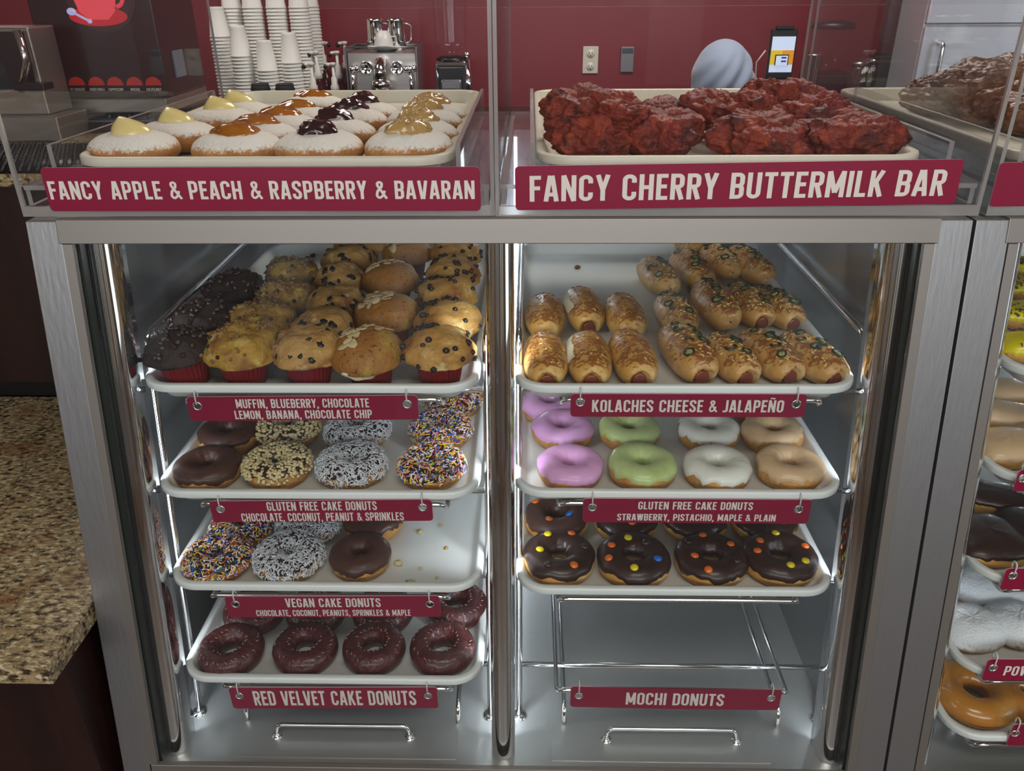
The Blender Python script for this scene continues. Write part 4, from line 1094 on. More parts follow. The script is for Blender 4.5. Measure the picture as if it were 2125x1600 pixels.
# ------------------------------------------------------------------ kolaches
_j = MB(); _j.tube([(0.0062 * math.cos(k * PI / 9), 0.0054 * math.sin(k * PI / 9), 0.0004 * math.sin(k * 1.3)) for k in range(18)], 0.0013, 6, closed=True)
_j.ball((0, 0, -0.0003), 0.0054, 0.0046, 0.0009, 12, 4, mi=1, jit=0.5)
JAL_ME = _j.mesh('jalapeno_slice', [JAL, JALI])
_j = MB(); _j.tube([(0.0056 * math.cos(k * PI / 9), 0.0044 * math.sin(k * PI / 9), 0.0006 * math.sin(k)) for k in range(13)], 0.0017, 6)
JAL2_ME = _j.mesh('jalapeno_strip', [JAL])
def kolache(px, py, label, group, mat, rz=0.0, L=0.132, W=0.063, H=0.048, jal=0, sausage=True, torn=0, tilt=(0, 0), dz=0.0):
    SEED[0] += 1; seed = SEED[0]; rnd = random.Random(seed * 5)
    zf = tray_floor('kolache') + dz; c = onz(px, py, zf + H * 0.5); c.y = max(c.y, TRAYS['kolache'][1] + L / 2 + 0.018)
    t = empty('kolache', (c.x, c.y, zf + 0.0005), rz, label, 'kolache', group)
    t.rotation_euler = (tilt[0], tilt[1], rz)
    def surf(a, b):
        """a runs round the roll's girth, b from -pi/2 (front end) to pi/2"""
        cb = abs(math.cos(b)) ** 0.52
        k = 1 + 0.05 * fbm(Vector((math.cos(a) * 1.2, b * 0.9, math.sin(a) * 1.2 + seed * 2.7)), 1, 3) * 2
        x = W / 2 * math.cos(a) * cb * k
        y = L / 2 * math.sin(b) * (1 + 0.02 * math.sin(a * 2 + seed))
        s = math.sin(a)
        z = H * 0.46 + H * 0.54 * s * cb * k if s > 0 else H * 0.46 + H * 0.46 * max(s * 1.25, -0.98) * cb
        if sausage and y < -L / 2 + 0.010:
            q = math.hypot(x, z - 0.0150) / 0.0145
            if q < 1: y += 0.013 * (1 - q * q) ** 0.5
        return Vector((x, y, z))
    mb = MB(); mb.grid(40, 52, lambda u, v: surf(u * 2 * PI, (v - 0.5) * PI * 0.998), cu=True)
    mb.build('bun', mat, t)
    if sausage:
        mb = MB(); r = 0.0100
        mb.tube([(0, -L / 2 + 0.020, 0.0150), (0, -L / 2 + 0.0095, 0.0141), (0, -L / 2 + 0.0075, 0.0140), (0, -L / 2 + 0.0070, 0.0140)], [r, r, r * 0.95, r * 0.75], 18)
        mb.build('sausage_end', SAUS, t)
    jal = jal + 1 if jal else 0
    for k in range(jal):
        b = -0.75 + 1.6 * (k + 0.5) / jal + rnd.uniform(-0.1, 0.1); a = PI / 2 + rnd.uniform(-0.55, 0.6)
        p = surf(a, b); e = 0.03; nn = (surf(a + e, b) - p).cross(surf(a, b + e) - p).normalized()
        if nn.z < 0: nn = -nn
        child('jalapeno_slice', JAL_ME if k % 3 != 1 else JAL2_ME, t, align(p + nn * 0.0005, nn, rnd.random() * 6, rnd.uniform(1.0, 1.45)))
    mb = MB()
    for k in range(120 if jal else 90):
        b = rnd.uniform(-1.0, 1.35); a = PI / 2 + rnd.gauss(0.0, 0.45)
        if (torn and (a - PI / 2) * -torn > 0.45) or abs(a - PI / 2) > 1.15: continue
        p = surf(a, b); e = 0.03; nn = (surf(a + e, b) - p).cross(surf(a, b + e) - p).normalized()
        if nn.z < 0: nn = -nn
        x_, y_ = frame(nn, rnd.random() * PI); Ls = rnd.uniform(0.003, 0.0075); ws = rnd.uniform(0.0007, 0.0014); cv = rnd.uniform(-0.004, 0.004)
        mb.tube([p + x_ * Ls * (q - 0.5) + y_ * cv * (0.25 - (q - 0.5) ** 2) * 2 - nn * (ws * 0.15 + Ls * Ls * (q - 0.5) ** 2 * 9) for q in (0, 0.33, 0.67, 1)], [ws * 0.5, ws, ws, ws * 0.5], 6, rnd.choices((0, 1, 2), (4, 3, 1) if jal else (1, 4, 4))[0])
    setprops(mb.build('melted_cheese', CHEESE, t), kind='stuff')
    if torn:
        mb = MB(); sd = 1 if torn > 0 else -1
        mb.grid(18, 8, lambda u, v: (lambda p: Vector((p.x * 1.01 + sd * 0.0012, p.y, p.z)))(surf(PI / 2 - sd * (0.75 + 0.55 * v + 0.1 * nz((u * 4, v * 3, seed))), -0.55 + 1.3 * u)))
        mb.build('torn_side', TORN, t)
    return t
G = 'cheese kolaches'
kolache(1131, 742, 'golden cheese kolache at the front left corner of its tray', G, KOL_C, 0.03)
kolache(1222, 741, 'cheese kolache second in the front row, with a torn white left side', G, KOL_C, 0.0, torn=-1)
kolache(1313, 738, 'cheese kolache third in the front row, with a round sausage end showing', G, KOL_C, 0.06)
kolache(1131, 655, 'cheese kolache in the second row at the left edge of the tray', G, KOL_C, 0.0, sausage=False)
kolache(1211, 640, 'cheese kolache in the second row, torn white side and sausage end showing', G, KOL_C, 0.10, torn=-1)
kolache(1297, 655, 'cheese kolache in the second row, darkest brown on top', G, KOL_C, 0.05, sausage=False)
G = 'jalapeno kolaches'
kolache(1426, 727, 'long jalapeno kolache in the front row beside the cheese ones', G, KOL_J, 0.16, L=0.145, W=0.066, H=0.052, jal=6)
kolache(1516, 741, 'jalapeno kolache second of the front jalapeno row, short and low', G, KOL_J, 0.22, L=0.118, W=0.058, jal=4)
kolache(1598, 735, 'jalapeno kolache in the front row with a torn white right edge', G, KOL_J, 0.26, L=0.128, W=0.062, jal=5, torn=1)
kolache(1684, 740, 'jalapeno kolache at the front right corner with crisp cheese skirt', G, KOL_J, 0.30, L=0.128, W=0.062, jal=6)
kolache(1402, 651, 'jalapeno kolache in the second row, leftmost and roundest', G, KOL_J, 0.05, L=0.125, W=0.064, jal=5, sausage=False)
kolache(1484, 630, 'jalapeno kolache in the second row lying higher than its neighbours', G, KOL_J, 0.12, L=0.150, W=0.060, H=0.054, jal=5, sausage=False)
kolache(1551, 630, 'jalapeno kolache in the second row with dark slices at its far end', G, KOL_J, 0.16, L=0.140, W=0.060, jal=4)
kolache(1614, 637, 'jalapeno kolache in the second row at the right rim of the tray', G, KOL_J, 0.24, L=0.122, W=0.056, jal=5)
kolache(1367, 572, 'jalapeno kolache in the third row, leftmost beside the empty tray area', G, KOL_J, 0.16, L=0.135, W=0.064, jal=4, sausage=False)
kolache(1436, 558, 'jalapeno kolache third row, second from its left', G, KOL_J, 0.14, L=0.150, W=0.062, jal=5, sausage=False)
kolache(1494, 540, 'jalapeno kolache third row, pale with slices along one side', G, KOL_J, 0.14, L=0.135, W=0.058, jal=5, sausage=False)
kolache(1556, 548, 'jalapeno kolache third row at the right rim, plaited with white cheese', G, KOL_J, 0.18, L=0.150, W=0.060, jal=6, sausage=False)
kolache(1430, 500, 'rear jalapeno kolache left of the other rear one, cut by the top rail', G, KOL_J, 0.1, L=0.13, W=0.060, jal=3, sausage=False)

# ------------------------------------------------------------------ powdered filled donuts
def filled(x, y, label, group, kind, rz=0.0, tilt=0.0, w=0.112, d=0.100, h=0.040, dz=0.0, key='filled', offs=(0, 0)):
    SEED[0] += 1; seed = SEED[0]; zf = tray_floor(key) + dz
    t = empty('filled_donut', (x, y, zf + 0.0004), rz, label, 'donut', group)
    t.rotation_euler = (tilt, 0, rz)
    sg = lambda v, e: math.copysign(abs(v) ** e, v)
    def fn(u, v):
        a = 2 * PI * u; b = (v - 0.5) * PI
        k = 1 + 0.05 * fbm(Vector((math.cos(a) * 1.3, math.sin(a) * 1.3, seed + b)), 1, 3)
        cb = abs(math.cos(b)) ** 0.75
        s = math.sin(b)
        z = h * 0.42 + (h * 0.58 * s * (1 - 0.10 * max(0, 1 - ((math.cos(a) * cb) ** 2 + (math.sin(a) * cb) ** 2) * 6)) if s > 0 else h * 0.42 * max(s * 1.1, -0.99))
        z += 0.0011 * fbm(Vector((math.cos(a) * cb, math.sin(a) * cb, seed)), 11, 3) * max(0, s)
        return Vector((w / 2 * sg(math.cos(a), 0.82) * cb * k, d / 2 * sg(math.sin(a), 0.82) * cb * k, z * (1 + 0.03 * nz((math.cos(a) * 2, math.sin(a) * 2, seed)))))
    mb = MB(); mb.grid(84, 44, fn, cu=True); mb.build('dough', POW if kind != 'plain' else POWB, t)
    if kind == 'plain': return t
    mat = {'bavarian': BAV, 'peach': PEACH, 'raspberry': RASP, 'apple': APPLE}[kind]
    mb = MB(); ztop = h * 0.97
    if kind == 'bavarian':
        def g(u, v):
            a = 2 * PI * u; r = 0.0255 * (1 - v ** 2.1) ** 0.9; zz = 0.023 * v
            r *= 1 + 0.10 * nz((math.cos(a) * 1.4, math.sin(a) * 1.4, seed + v * 2))
            lean = 0.013 * v ** 3 - 0.002 * v
            return Vector((r * math.cos(a) - lean + offs[0], r * 0.9 * math.sin(a) + offs[1], ztop - 0.004 + zz))
        mb.grid(28, 14, g, cu=True)
    else:
        H = {'peach': 0.014, 'raspberry': 0.018, 'apple': 0.018}[kind]; RR = {'peach': 0.031, 'raspberry': 0.027, 'apple': 0.030}[kind]
        lum = {'peach': 0.16, 'raspberry': 0.22, 'apple': 0.20}[kind]
        def g(u, v):
            a = 2 * PI * u; b = v * PI / 2
            dd = Vector((math.cos(a) * math.cos(b), math.sin(a) * math.cos(b), math.sin(b)))
            k = 1 + lum * fbm(dd * 1.7 + Vector((seed * 2.2, 0, 0)), 1, 3) * 1.6
            if kind == 'apple': k += 0.05 * noise.cell(dd * 5 + Vector((seed, 0, 0)))
            return Vector((RR * dd.x * k + offs[0], RR * 0.85 * dd.y * k + offs[1], ztop - 0.0035 + H * dd.z * k))
        mb.grid(36, 14, g, cu=True)
    mb.build('filling', mat, t)
    if kind == 'apple':
        rnd = random.Random(seed); mb = MB()
        for k in range(34):
            a = rnd.random() * 2 * PI; q = math.sqrt(rnd.random()) * 0.021
            mb.ball((q * math.cos(a) + offs[0], q * 0.85 * math.sin(a) + offs[1], ztop - 0.001 + 0.0155 * math.sqrt(max(0.05, 1 - (q / 0.025) ** 2))), rnd.uniform(0.0018, 0.0030), None, 0.0018, 8, 5, jit=0.6)
        setprops(mb.build('apple_pieces', APPLE, t), kind='stuff')
    return t
ROWS = ('front row', 'second row', 'third row', 'fourth row', 'rear row')
for kind, noun, pts in (('bavarian', 'pale yellow custard', [(268, 268), (358, 248), (452, 222), (490, 208)]), ('peach', 'orange peach filling', [(470, 275), (527, 250), (575, 233), (612, 218), (647, 195)]),
                        ('raspberry', 'dark raspberry filling', [(652, 270), (690, 243), (722, 222), (750, 208)]), ('apple', 'chunky apple filling', [(845, 265), (862, 245), (877, 223), (890, 211)])):
    for i, (px, py) in enumerate(pts):
        q = onz(px, py, tray_floor('filled') + 0.0425)
        row = ROWS[i] if i < len(pts) - 1 else 'rearmost'
        filled(q.x + 0.001, max(q.y, 1.022) if i == 0 else q.y + 0.004, 'powdered donut with %s, %s of that filling' % (noun, row), 'powdered filled donuts on the bin tray', kind, RND.uniform(-0.15, 0.15), -0.10 if i else 0.0, d=0.092)

# ------------------------------------------------------------------ craggy buttermilk bars and fritters
def craggy(px, py, zc, label, name, cat, group, mat, L, W, H, rz, seed, key, dz=0.0, cr=0.52, tilt=(0, 0)):
    zf = tray_floor(key) + dz; c = onz(px, py, zf + zc)
    mb = MB(); off = Vector((seed * 5.3, seed * 1.1, 0))
    def fn(u, v):
        a = 2 * PI * u; b = (v - 0.5) * PI; cb = abs(math.cos(b)) ** 0.85
        d = Vector((math.cos(a) * cb, math.sin(a) * cb, math.sin(b)))
        q = Vector((d.x * L, d.y * W, d.z * H)) * 13.0 + off
        big = noise.noise(q * 1.15); mid = noise.noise(q * 2.6); cell = noise.voronoi(q * 2.1)[0]
        crag = cell[0]
        rid = abs(noise.noise(q * 3.4)); k = 1 + cr * (0.50 * big + 0.22 * mid + 0.70 * (crag - 0.33) - 0.55 * (0.25 - min(rid, 0.25))) + 0.05 * noise.noise(q * 6) + 0.035 * noise.noise(q * 13) + 0.02 * noise.noise(q * 27)
        z = H * 0.45 + H * 0.55 * d.z * k if d.z > 0 else H * 0.45 + H * 0.45 * max(d.z * 1.15, -0.99)
        return Vector((L / 2 * d.x * k, W / 2 * d.y * k, z))
    mb.grid(130, 76, fn, cu=True)
    o = mb.build(name, mat, None, (c.x, c.y, zf + 0.0004), rot=(tilt[0], tilt[1], rz))
    return top(o, label, cat, group)
G = 'cherry buttermilk bars'
for i, (px, py, zc, L, W, H, rz, dz, lb) in enumerate((
        (1222, 285, 0.024, 0.112, 0.098, 0.056, 0.1, 0, 'red buttermilk bar at the front left corner of the cherry tray'), (1205, 228, 0.020, 0.100, 0.088, 0.044, 0.5, 0.034, 'red buttermilk bar stacked on top at the left of the cherry tray'),
        (1268, 238, 0.020, 0.085, 0.090, 0.044, 1.2, 0.030, 'upper red buttermilk bar leaning over the gap, left stack'), (1375, 285, 0.022, 0.098, 0.100, 0.050, 0.3, 0, 'low red buttermilk bar second in the front row'),
        (1378, 250, 0.020, 0.085, 0.080, 0.040, 0.9, 0.004, 'red buttermilk bar behind the second front one'), (1565, 290, 0.024, 0.120, 0.095, 0.050, -0.1, 0, 'wide red buttermilk bar third in the front row'),
        (1768, 288, 0.024, 0.120, 0.090, 0.050, -0.3, 0, 'red buttermilk bar at the front right corner of the cherry tray'), (1485, 240, 0.022, 0.100, 0.100, 0.048, 0.4, 0.012, 'red buttermilk bar behind the third front one, pointed left'),
        (1560, 245, 0.020, 0.095, 0.090, 0.048, 1.0, 0.016, 'red buttermilk bar in the middle of the right heap'), (1690, 250, 0.024, 0.120, 0.095, 0.052, -0.5, 0.008, 'red buttermilk bar in the middle row behind the front right one'),
        (1605, 212, 0.020, 0.100, 0.085, 0.044, 0.2, 0.028, 'topmost red buttermilk bar of the right heap'), (1665, 215, 0.020, 0.095, 0.085, 0.042, 1.4, 0.022, 'rear red buttermilk bar near the right fence'))):
    craggy(px, py, zc + 0.0, lb, 'buttermilk_bar', 'pastry', G, CHERRY, L * 1.0, W * 1.0, H * 1.05, rz, i + 3, 'cherry', dz + 0.002, tilt=(RND.uniform(-0.2, 0.3), RND.uniform(-0.35, 0.35)))
G = 'fritters in the third bin'
for i, (px, py, zc, L, W, H, rz, dz, lb) in enumerate(((1965, 205, 0.024, 0.150, 0.110, 0.062, 0.2, 0.0, 'dark brown fritter nearest the fence in the third bin'), (2075, 225, 0.024, 0.140, 0.115, 0.064, 0.9, 0, 'dark brown fritter at the front of the third bin, cut off by the edge'),
        (2030, 180, 0.024, 0.130, 0.110, 0.060, 0.5, 0.028, 'dark brown fritter lying on top of the heap in the third bin'), (2110, 165, 0.024, 0.130, 0.110, 0.060, 1.5, 0.032, 'topmost dark fritter at the photo edge in the third bin'), (2170, 245, 0.024, 0.13, 0.12, 0.06, 0.1, 0, 'fritter mostly outside the photo edge in the third bin'))):
    craggy(px, py, zc, lb, 'fritter', 'pastry', G, FRIT, L, W, H, rz, i + 40, 'fritter', dz, 0.30)

# ------------------------------------------------------------------ second case
def bar(px, py, key, label, group, dough, icing, L=0.125, W=0.058, H=0.036, rz=0.0, lo=10, crumbs=False, tilt=(0, 0), name='iced_bar', dz=0.0):
    SEED[0] += 1; seed = SEED[0]; zf = tray_floor(key) + dz; c = onz(px, py, zf + H * 0.5)
    t = empty(name, (c.x, c.y, zf + 0.0005), rz, label, 'donut', group); t.rotation_euler = (tilt[0], tilt[1], rz)
    sg = lambda v, e: math.copysign(abs(v) ** e, v)
    def surf(a, b, k=0.0):
        cb = abs(math.cos(b)) ** 0.55; s = math.sin(b); n = 1 + 0.04 * fbm(Vector((math.cos(a), math.sin(a), seed + b)), 1.2, 3)
        return Vector(((L / 2 + k) * sg(math.cos(a), 0.62) * cb * n, (W / 2 + k) * sg(math.sin(a), 0.62) * cb * n, H * 0.45 + (H * 0.55 * s * n + k * s if s > 0 else H * 0.45 * max(s * 1.15, -0.99))))
    mb = MB(); mb.grid(44, 22, lambda u, v: surf(u * 2 * PI, (v - 0.5) * PI), cu=True); mb.build('dough', dough, t)
    if icing:
        def fi(u, v):
            a = u * 2 * PI; b0 = math.radians(lo - 16 * (nz((math.cos(a) * 3, math.sin(a) * 3, seed)) + 0.5 * nz((math.cos(a) * 9, math.sin(a) * 9, seed))))
            return surf(a, b0 + (PI / 2 - b0) * v, 0.0022 * min(1, v * 8))
        mb = MB(); mb.grid(72, 12, fi, cu=True); mb.build('icing', icing, t)
    if crumbs:
        rnd = random.Random(seed); mb = MB()
        for k in range(220):
            a = rnd.random() * 2 * PI; b = rnd.uniform(0.5, 1.45)
            if math.sin(2 * a + seed) < -0.1: continue
            p = surf(a, b, 0.003); s = rnd.uniform(0.001, 0.0026); mb.ball(p, s, s, s * 0.8, 6, 4, jit=0.8)
        setprops(mb.build('crumb_topping', CRUMB, t), kind='stuff')
    return t
G = 'yellow iced bars in the second case'
bar(2165, 722, 'yellow', 'yellow iced bar at the front of the second case top tray', G, CAKE, YICE, rz=0.1, crumbs=True)
bar(2160, 655, 'yellow', 'yellow iced bar in the second row of the second case', G, CAKE, YICE, rz=0.05, crumbs=True)
bar(2165, 602, 'yellow', 'yellow iced bar in the third row of the second case', G, CAKE, YICE, rz=-0.05, crumbs=True)
bar(2160, 560, 'yellow', 'rear yellow iced bar under the second case top rail', G, CAKE, YICE, rz=0.0, crumbs=True)
G = 'maple bars in the second case'
bar(2090, 930, 'maple', 'tan maple bar at the front left of the second case', G, YEAST, MAPLE, L=0.098, W=0.075, rz=0.15, lo=4)
bar(2110, 872, 'maple', 'long tan maple bar lying behind the front maple bar', G, YEAST, MAPLE, L=0.135, W=0.065, rz=-0.45, lo=2)
bar(2080, 817, 'maple', 'rear left maple bar against the second case wall', G, YEAST, MAPLE, L=0.09, W=0.058, rz=0.1)
bar(2175, 822, 'maple', 'rear maple bar cut off by the edge of the photo', G, YEAST, MAPLE, L=0.12, W=0.065, rz=-0.2)
bar(2195, 925, 'maple', 'front maple bar cut off by the edge of the photo', G, YEAST, MAPLE, L=0.12, W=0.065, rz=-0.5)
G = 'chocolate iced bars in the second case'
bar(2045, 1120, 'chocolate', 'round chocolate iced donut at the front left of the second case', G, YEAST, CHOC_D, L=0.105, W=0.105, rz=0.1, lo=10)
bar(2085, 1040, 'chocolate', 'long chocolate iced bar behind the front chocolate donut', G, YEAST, CHOC_D, L=0.145, W=0.070, rz=-0.35, lo=14)
bar(2160, 1105, 'chocolate', 'chocolate iced donut cut off by the edge of the photo', G, YEAST, CHOC_D, L=0.11, W=0.105, rz=-0.2, lo=2)
G = 'powdered donuts in the second case'
for px, py, w, d, rz, lb in ((2012, 1302, 0.100, 0.088, 0.2, 'powdered sugar donut at the front left of the second case'), (2108, 1295, 0.095, 0.088, 0.3, 'powdered sugar donut second in the front row of the second case'),
                     (2055, 1222, 0.125, 0.088, -0.2, 'powdered sugar donut in the second row, under the sign hook'), (2155, 1225, 0.11, 0.09, 0.4, 'powdered sugar donut in the second row, cut off by the edge')):
    q = onz(px, py, tray_floor('powdered') + 0.02)
    filled(q.x, q.y, lb, G, 'plain', rz, w=w, d=d, h=0.044, key='powdered')
G = 'glazed rings in the second case'
donut(2012, 1437, 'ring', 'shiny glazed ring donut at the front left of the second case bottom tray', G, None, dough=GLAZE, size=0.061, b=0.020)
donut(2140, 1440, 'ring', 'shiny glazed ring donut cut off by the edge in the bottom tray', G, None, dough=GLAZE, size=0.060, b=0.020, rz=1.0)
donut(2105, 1378, 'ring', 'shiny glazed ring donut behind the POW sign', G, None, dough=GLAZE, size=0.058, b=0.019, rz=2.0)
# ------------------------------------------------------------------ the shop
def struct(mb, name, mat, **k):
    o = mb.build(name, mat, None, (0, 0, 0), smooth=False, **k); o.location.z += CZ; o['kind'] = 'structure'; return o
FL = pm('floor_tile', '6e5c50', 0.35, var=('5e4d42', 3, 0.4, 0.7))
CEIL = pm('ceiling_paint', 'b9b4aa', 0.8)
TANW = pm('tan_wall_paint', '8a6f58', 0.7)
XL, XR, YB, YF = -3.2, 3.6, 3.75, -3.0
struct(MB().box(XL, XR, YF, YB, -CZ - 0.05, -CZ), 'floor', FL)
struct(MB().box(XL, XR, YF, YB, 1.2, 1.25), 'ceiling', CEIL)
struct(MB().box(XL, XR, YB, YB + 0.1, -CZ, 1.2), 'wall_back', WALLRED)
struct(MB().box(XL - 0.1, XL, YF, YB, -CZ, 1.2), 'wall_left', TANW)
w = MB(); w.box(XR, XR + 0.1, YF, -2.05, -CZ, 1.2); w.box(XR, XR + 0.1, 0.25, YB, -CZ, 1.2); w.box(XR, XR + 0.1, -2.05, 0.25, -CZ, -1.1); w.box(XR, XR + 0.1, -2.05, 0.25, 0.9, 1.2)
struct(w, 'wall_right', TANW)
SILL = 0.10  # unseen sill, set high to keep the window's reflection off the case glass
w = MB(); SD = ((-2.60, -2.25), (-1.70, -1.35), (-0.85, -0.62), (0.66, 0.98), (1.55, 1.95))  # unseen wall slits, shaped to put bright stripes on the chrome mullions
struct(MB().box(-9, 9, -14, YF - 0.1, -CZ - 0.06, -CZ - 0.02), 'ground', pm('added_pale_pavement', 'c9c6bf', 0.85))  # unseen ground, added as a bright surface for the chrome to mirror
for a, b in [(XL, SD[0][0])] + [(SD[k][1], SD[k + 1][0]) for k in range(4)] + [(SD[4][1], XR)]: w.box(a, b, YF - 0.1, YF, -CZ, SILL)
for a, b in SD: w.box(a, b, YF - 0.1, YF, -CZ, -1.5); w.box(a, b, YF - 0.1, YF, SILL - 0.06, SILL)
w.box(XL, XR, YF - 0.1, YF, 0.95, 1.2)
for a, b in ((XL, -2.7), (-0.25, -0.15), (2.3, XR)): w.box(a, b, YF - 0.1, YF, SILL, 0.95)
struct(w, 'wall_front', TANW)

# left: the lower granite counter against the case, the raised bar behind it
LX0, LX1 = -2.2, -0.609
o = MB().box(LX0, LX1, 0.727, 1.4595, -0.801, -0.769).build('granite_counter', GRANITE, smooth=False, bevel=0.0015)
top(o, 'brown speckled granite counter at left, butting against the case side', 'counter')
t = empty('counter_cabinet', (0, 0, 0), 0, 'dark wood cabinet under the low granite counter', 'cabinet')
MB().box(LX0, -0.625, 0.775, 1.4595, -1.62, -0.8015).build('body', DARKWOOD, t, smooth=False)
MB().box(LX0, -0.64, 0.83, 1.44, -1.7195, -1.6205).build('plinth', BLACK, t, smooth=False)
t = empty('bar_partition', (0, 0, 0), 0, 'dark wood partition rising behind the low granite counter', 'partition')
MB().box(LX0, -0.645, 1.4605, 1.49, -0.735, -0.328).build('panel', DARKWOOD, t, smooth=False)
MB().box(LX0, -0.645, 1.4625, 1.49, -0.7685, -0.7355).build('kickboard', BLACK, t, smooth=False)
MB().box(LX0, -0.645, 1.4915, 2.5, -1.7195, -0.328).build('core', DARKWOOD, t, smooth=False)
o = MB().box(LX0, -0.645, 1.44, 2.52, -0.3275, -0.305).build('granite_bar', GRANITE, smooth=False, bevel=0.0015)
top(o, 'raised granite bar top carrying the drink machines at left', 'counter')

TANSTEEL = pm('warm_brushed_metal', (0.30, 0.265, 0.23), 0.38, 0.8, bump=(60, 0.08, 5), stretch=(1, 1, 0.1))
MPANEL = pm('dark_machine_panel', '241518', 0.25, spec=0.5)
BARZ = -0.3045
# hot drinks machine with the lit picture of a red cup
Y = 1.95
a = ony(100, 180, Y); b = ony(347, 180, Y); zb = ony(260, 203, Y).z; z2 = ony(260, 232, Y).z
b_machine = b.copy(); t = machine = empty('drinks_machine', (0, 0, 0), 0, 'dark hot drinks machine with red cup picture and five flavour buttons', 'drinks machine')
MB().box(a.x, b.x, Y, 2.19, zb, 0.33).build('body', MPANEL, t, smooth=False, bevel=0.004)
MB().box(a.x + 0.01, b.x, Y - 0.02, 2.19, z2, zb - 0.0005).build('spout_housing', TANSTEEL, t, smooth=False, bevel=0.003)
MB().box(a.x + 0.01, b.x, Y + 0.12, 2.19, BARZ, z2 - 0.0005).build('back_splash', BLACK, t, smooth=False)
dt = MB().box(a.x + 0.01, b.x, Y - 0.06, Y + 0.1195, BARZ, BARZ + 0.022).build('drip_tray', BLACK, t, smooth=False, bevel=0.003)
mb = MB()
for k in range(14): mb.box(a.x + 0.03, b.x - 0.02, Y - 0.05 + k * 0.012, Y - 0.045 + k * 0.012, BARZ + 0.0222, BARZ + 0.0245)
mb.build('drip_grille', STEEL, dt, smooth=False)
for k in range(5):
    q = ony(175 + k * 42, 215, Y - 0.02)
    MB().lathe([(0.007, -0.022), (0.009, 0)], 14, M=Matrix.Translation((q.x, Y - 0.008, z2))).build('spout', BLACK, t)
def disc(px, py, rx, rz, mat, name, par, dy, glow=None, half=False):
    c = ony(px, py, Y); mb = MB(); n = 40
    vs = [(c.x + rx * math.cos(w), Y - dy, c.z + rz * math.sin(w)) for w in [k * 2 * PI / n for k in range(n)] if not half or math.sin(w) >= -0.01]
    m_ = len(vs); vs2 = [(x, Y - 0.0003, z) for x, y, z in vs]
    mb.add(vs + vs2, [tuple(range(m_))] + [(k, (k + 1) % m_, m_ + (k + 1) % m_, m_ + k) for k in range(m_)])
    return mb.build(name, mat, par, smooth=False)
pic = disc(208, -5, 0.078, 0.070, pm('picture_brown', '2b1512', 0.3, emit=('3a1a16', 0.25)), 'cup_picture', t, 0.002)
RC = pm('picture_red', 'b01c26', 0.3, emit=('c8222c', 0.45)); RC2 = pm('picture_bright_red', 'c8303a', 0.3, emit=('e04a55', 0.7))
disc(205, 34, 0.066, 0.020, RC, 'saucer_print', pic, 0.003)
mb = MB(); c = ony(200, 10, Y); n = 16
pts = [(-0.046, 0.055), (-0.050, 0.02), (-0.040, -0.014), (-0.022, -0.030), (0.022, -0.030), (0.040, -0.014), (0.050, 0.02), (0.046, 0.055)]
mb.add([(c.x + p[0], Y - 0.0036, c.z + p[1]) for p in pts], [tuple(range(len(pts)))])
mb.build('cup_print', RC2, pic, smooth=False)
mb = MB(); mb.tube([(c.x + 0.046 + 0.018 * math.sin(k * PI / 8), Y - 0.0042, c.z + 0.016 + 0.020 * math.cos(k * PI / 8)) for k in range(9)], 0.0045, 6); mb.build('handle_print', RC2, pic)
mb = MB(); s0 = ony(150, 24, Y); s1 = ony(188, 44, Y)
mb.tube([(s0.x, Y - 0.004, s0.z), (s1.x, Y - 0.004, s1.z)], 0.0028, 6); mb.ball((s0.x, Y - 0.004, s0.z), 0.011, 0.002, 0.008, 12, 6); mb.ball((s1.x, Y - 0.004, s1.z), 0.006, 0.002, 0.005, 10, 5)
mb.build('spoon_print', pm('picture_lavender', 'b9b4dc', 0.4, emit=('c4c0f0', 0.5)), pic)
BR = pm('button_red', '9a2018', 0.35, emit=('b02a18', 0.25))
holder = empty('tmp', (0, 0, 0)); bpy.data.objects.remove(holder)
for k, (px, tx) in enumerate(((161, 'HOT CHOCOLATE'), (202, 'FRENCH VANILLA'), (241, 'CAPPUCCINO'), (281, 'MOCHA'), (320, 'HAZELNUT'))):
    d = disc(px, 177, 0.0185, 0.0185, BR, 'flavour_button', t, 0.004, half=True)
    q = ony(px, 184, Y); hw = 0.0175 if k != 3 else 0.011
    o = lettering([(tx, q.x - hw, q.x + hw, q.z - 0.0045, q.z + 0.0015)], d, Y - 0.0015, name='flavour_name')
# stainless dispenser at the far left
Y2 = 1.80
a = ony(-110, 60, Y2); b = ony(58, 60, Y2); zt = ony(50, 56, Y2).z
t = empty('drink_dispenser', (0, 0, 0), 0, 'brushed metal drink dispenser with long chrome tap at far left', 'dispenser')
MB().box(a.x, b.x, Y2, 1.90, BARZ + 0.052, zt).build('body', TANSTEEL, t, smooth=False, bevel=0.003)
q0 = ony(-70, 66, Y2); q1 = ony(48, 66, Y2); qb = ony(60, 185, Y2)
MB().box(q0.x, q1.x, Y2 - 0.004, Y2 - 0.0004, qb.z, q0.z).build('control_panel', BLACK, t, smooth=False)
p0 = ony(37, 62, Y2 - 0.02); p1 = ony(66, 190, Y2 - 0.02)
tp = MB().tube([(p0.x, Y2 - 0.025, p0.z), (p0.x + 0.004, Y2 - 0.025, (p0.z + p1.z) / 2), (p1.x - 0.02, Y2 - 0.025, p1.z)], 0.0075, 12).build('tap_tube', CHROME, t)
q = ony(70, 180, Y2 - 0.03)
MB().box(q.x - 0.035, q.x + 0.03, Y2 - 0.045, Y2 - 0.0045, q.z - 0.006, q.z + 0.008).build('tap_lever', BLACK, t, smooth=False, bevel=0.002)
o = MB().box(a.x, b.x + 0.030, Y2 - 0.03, 1.90, BARZ, BARZ + 0.0515).build('base', TANSTEEL, t, smooth=False, bevel=0.003)
mb = MB()
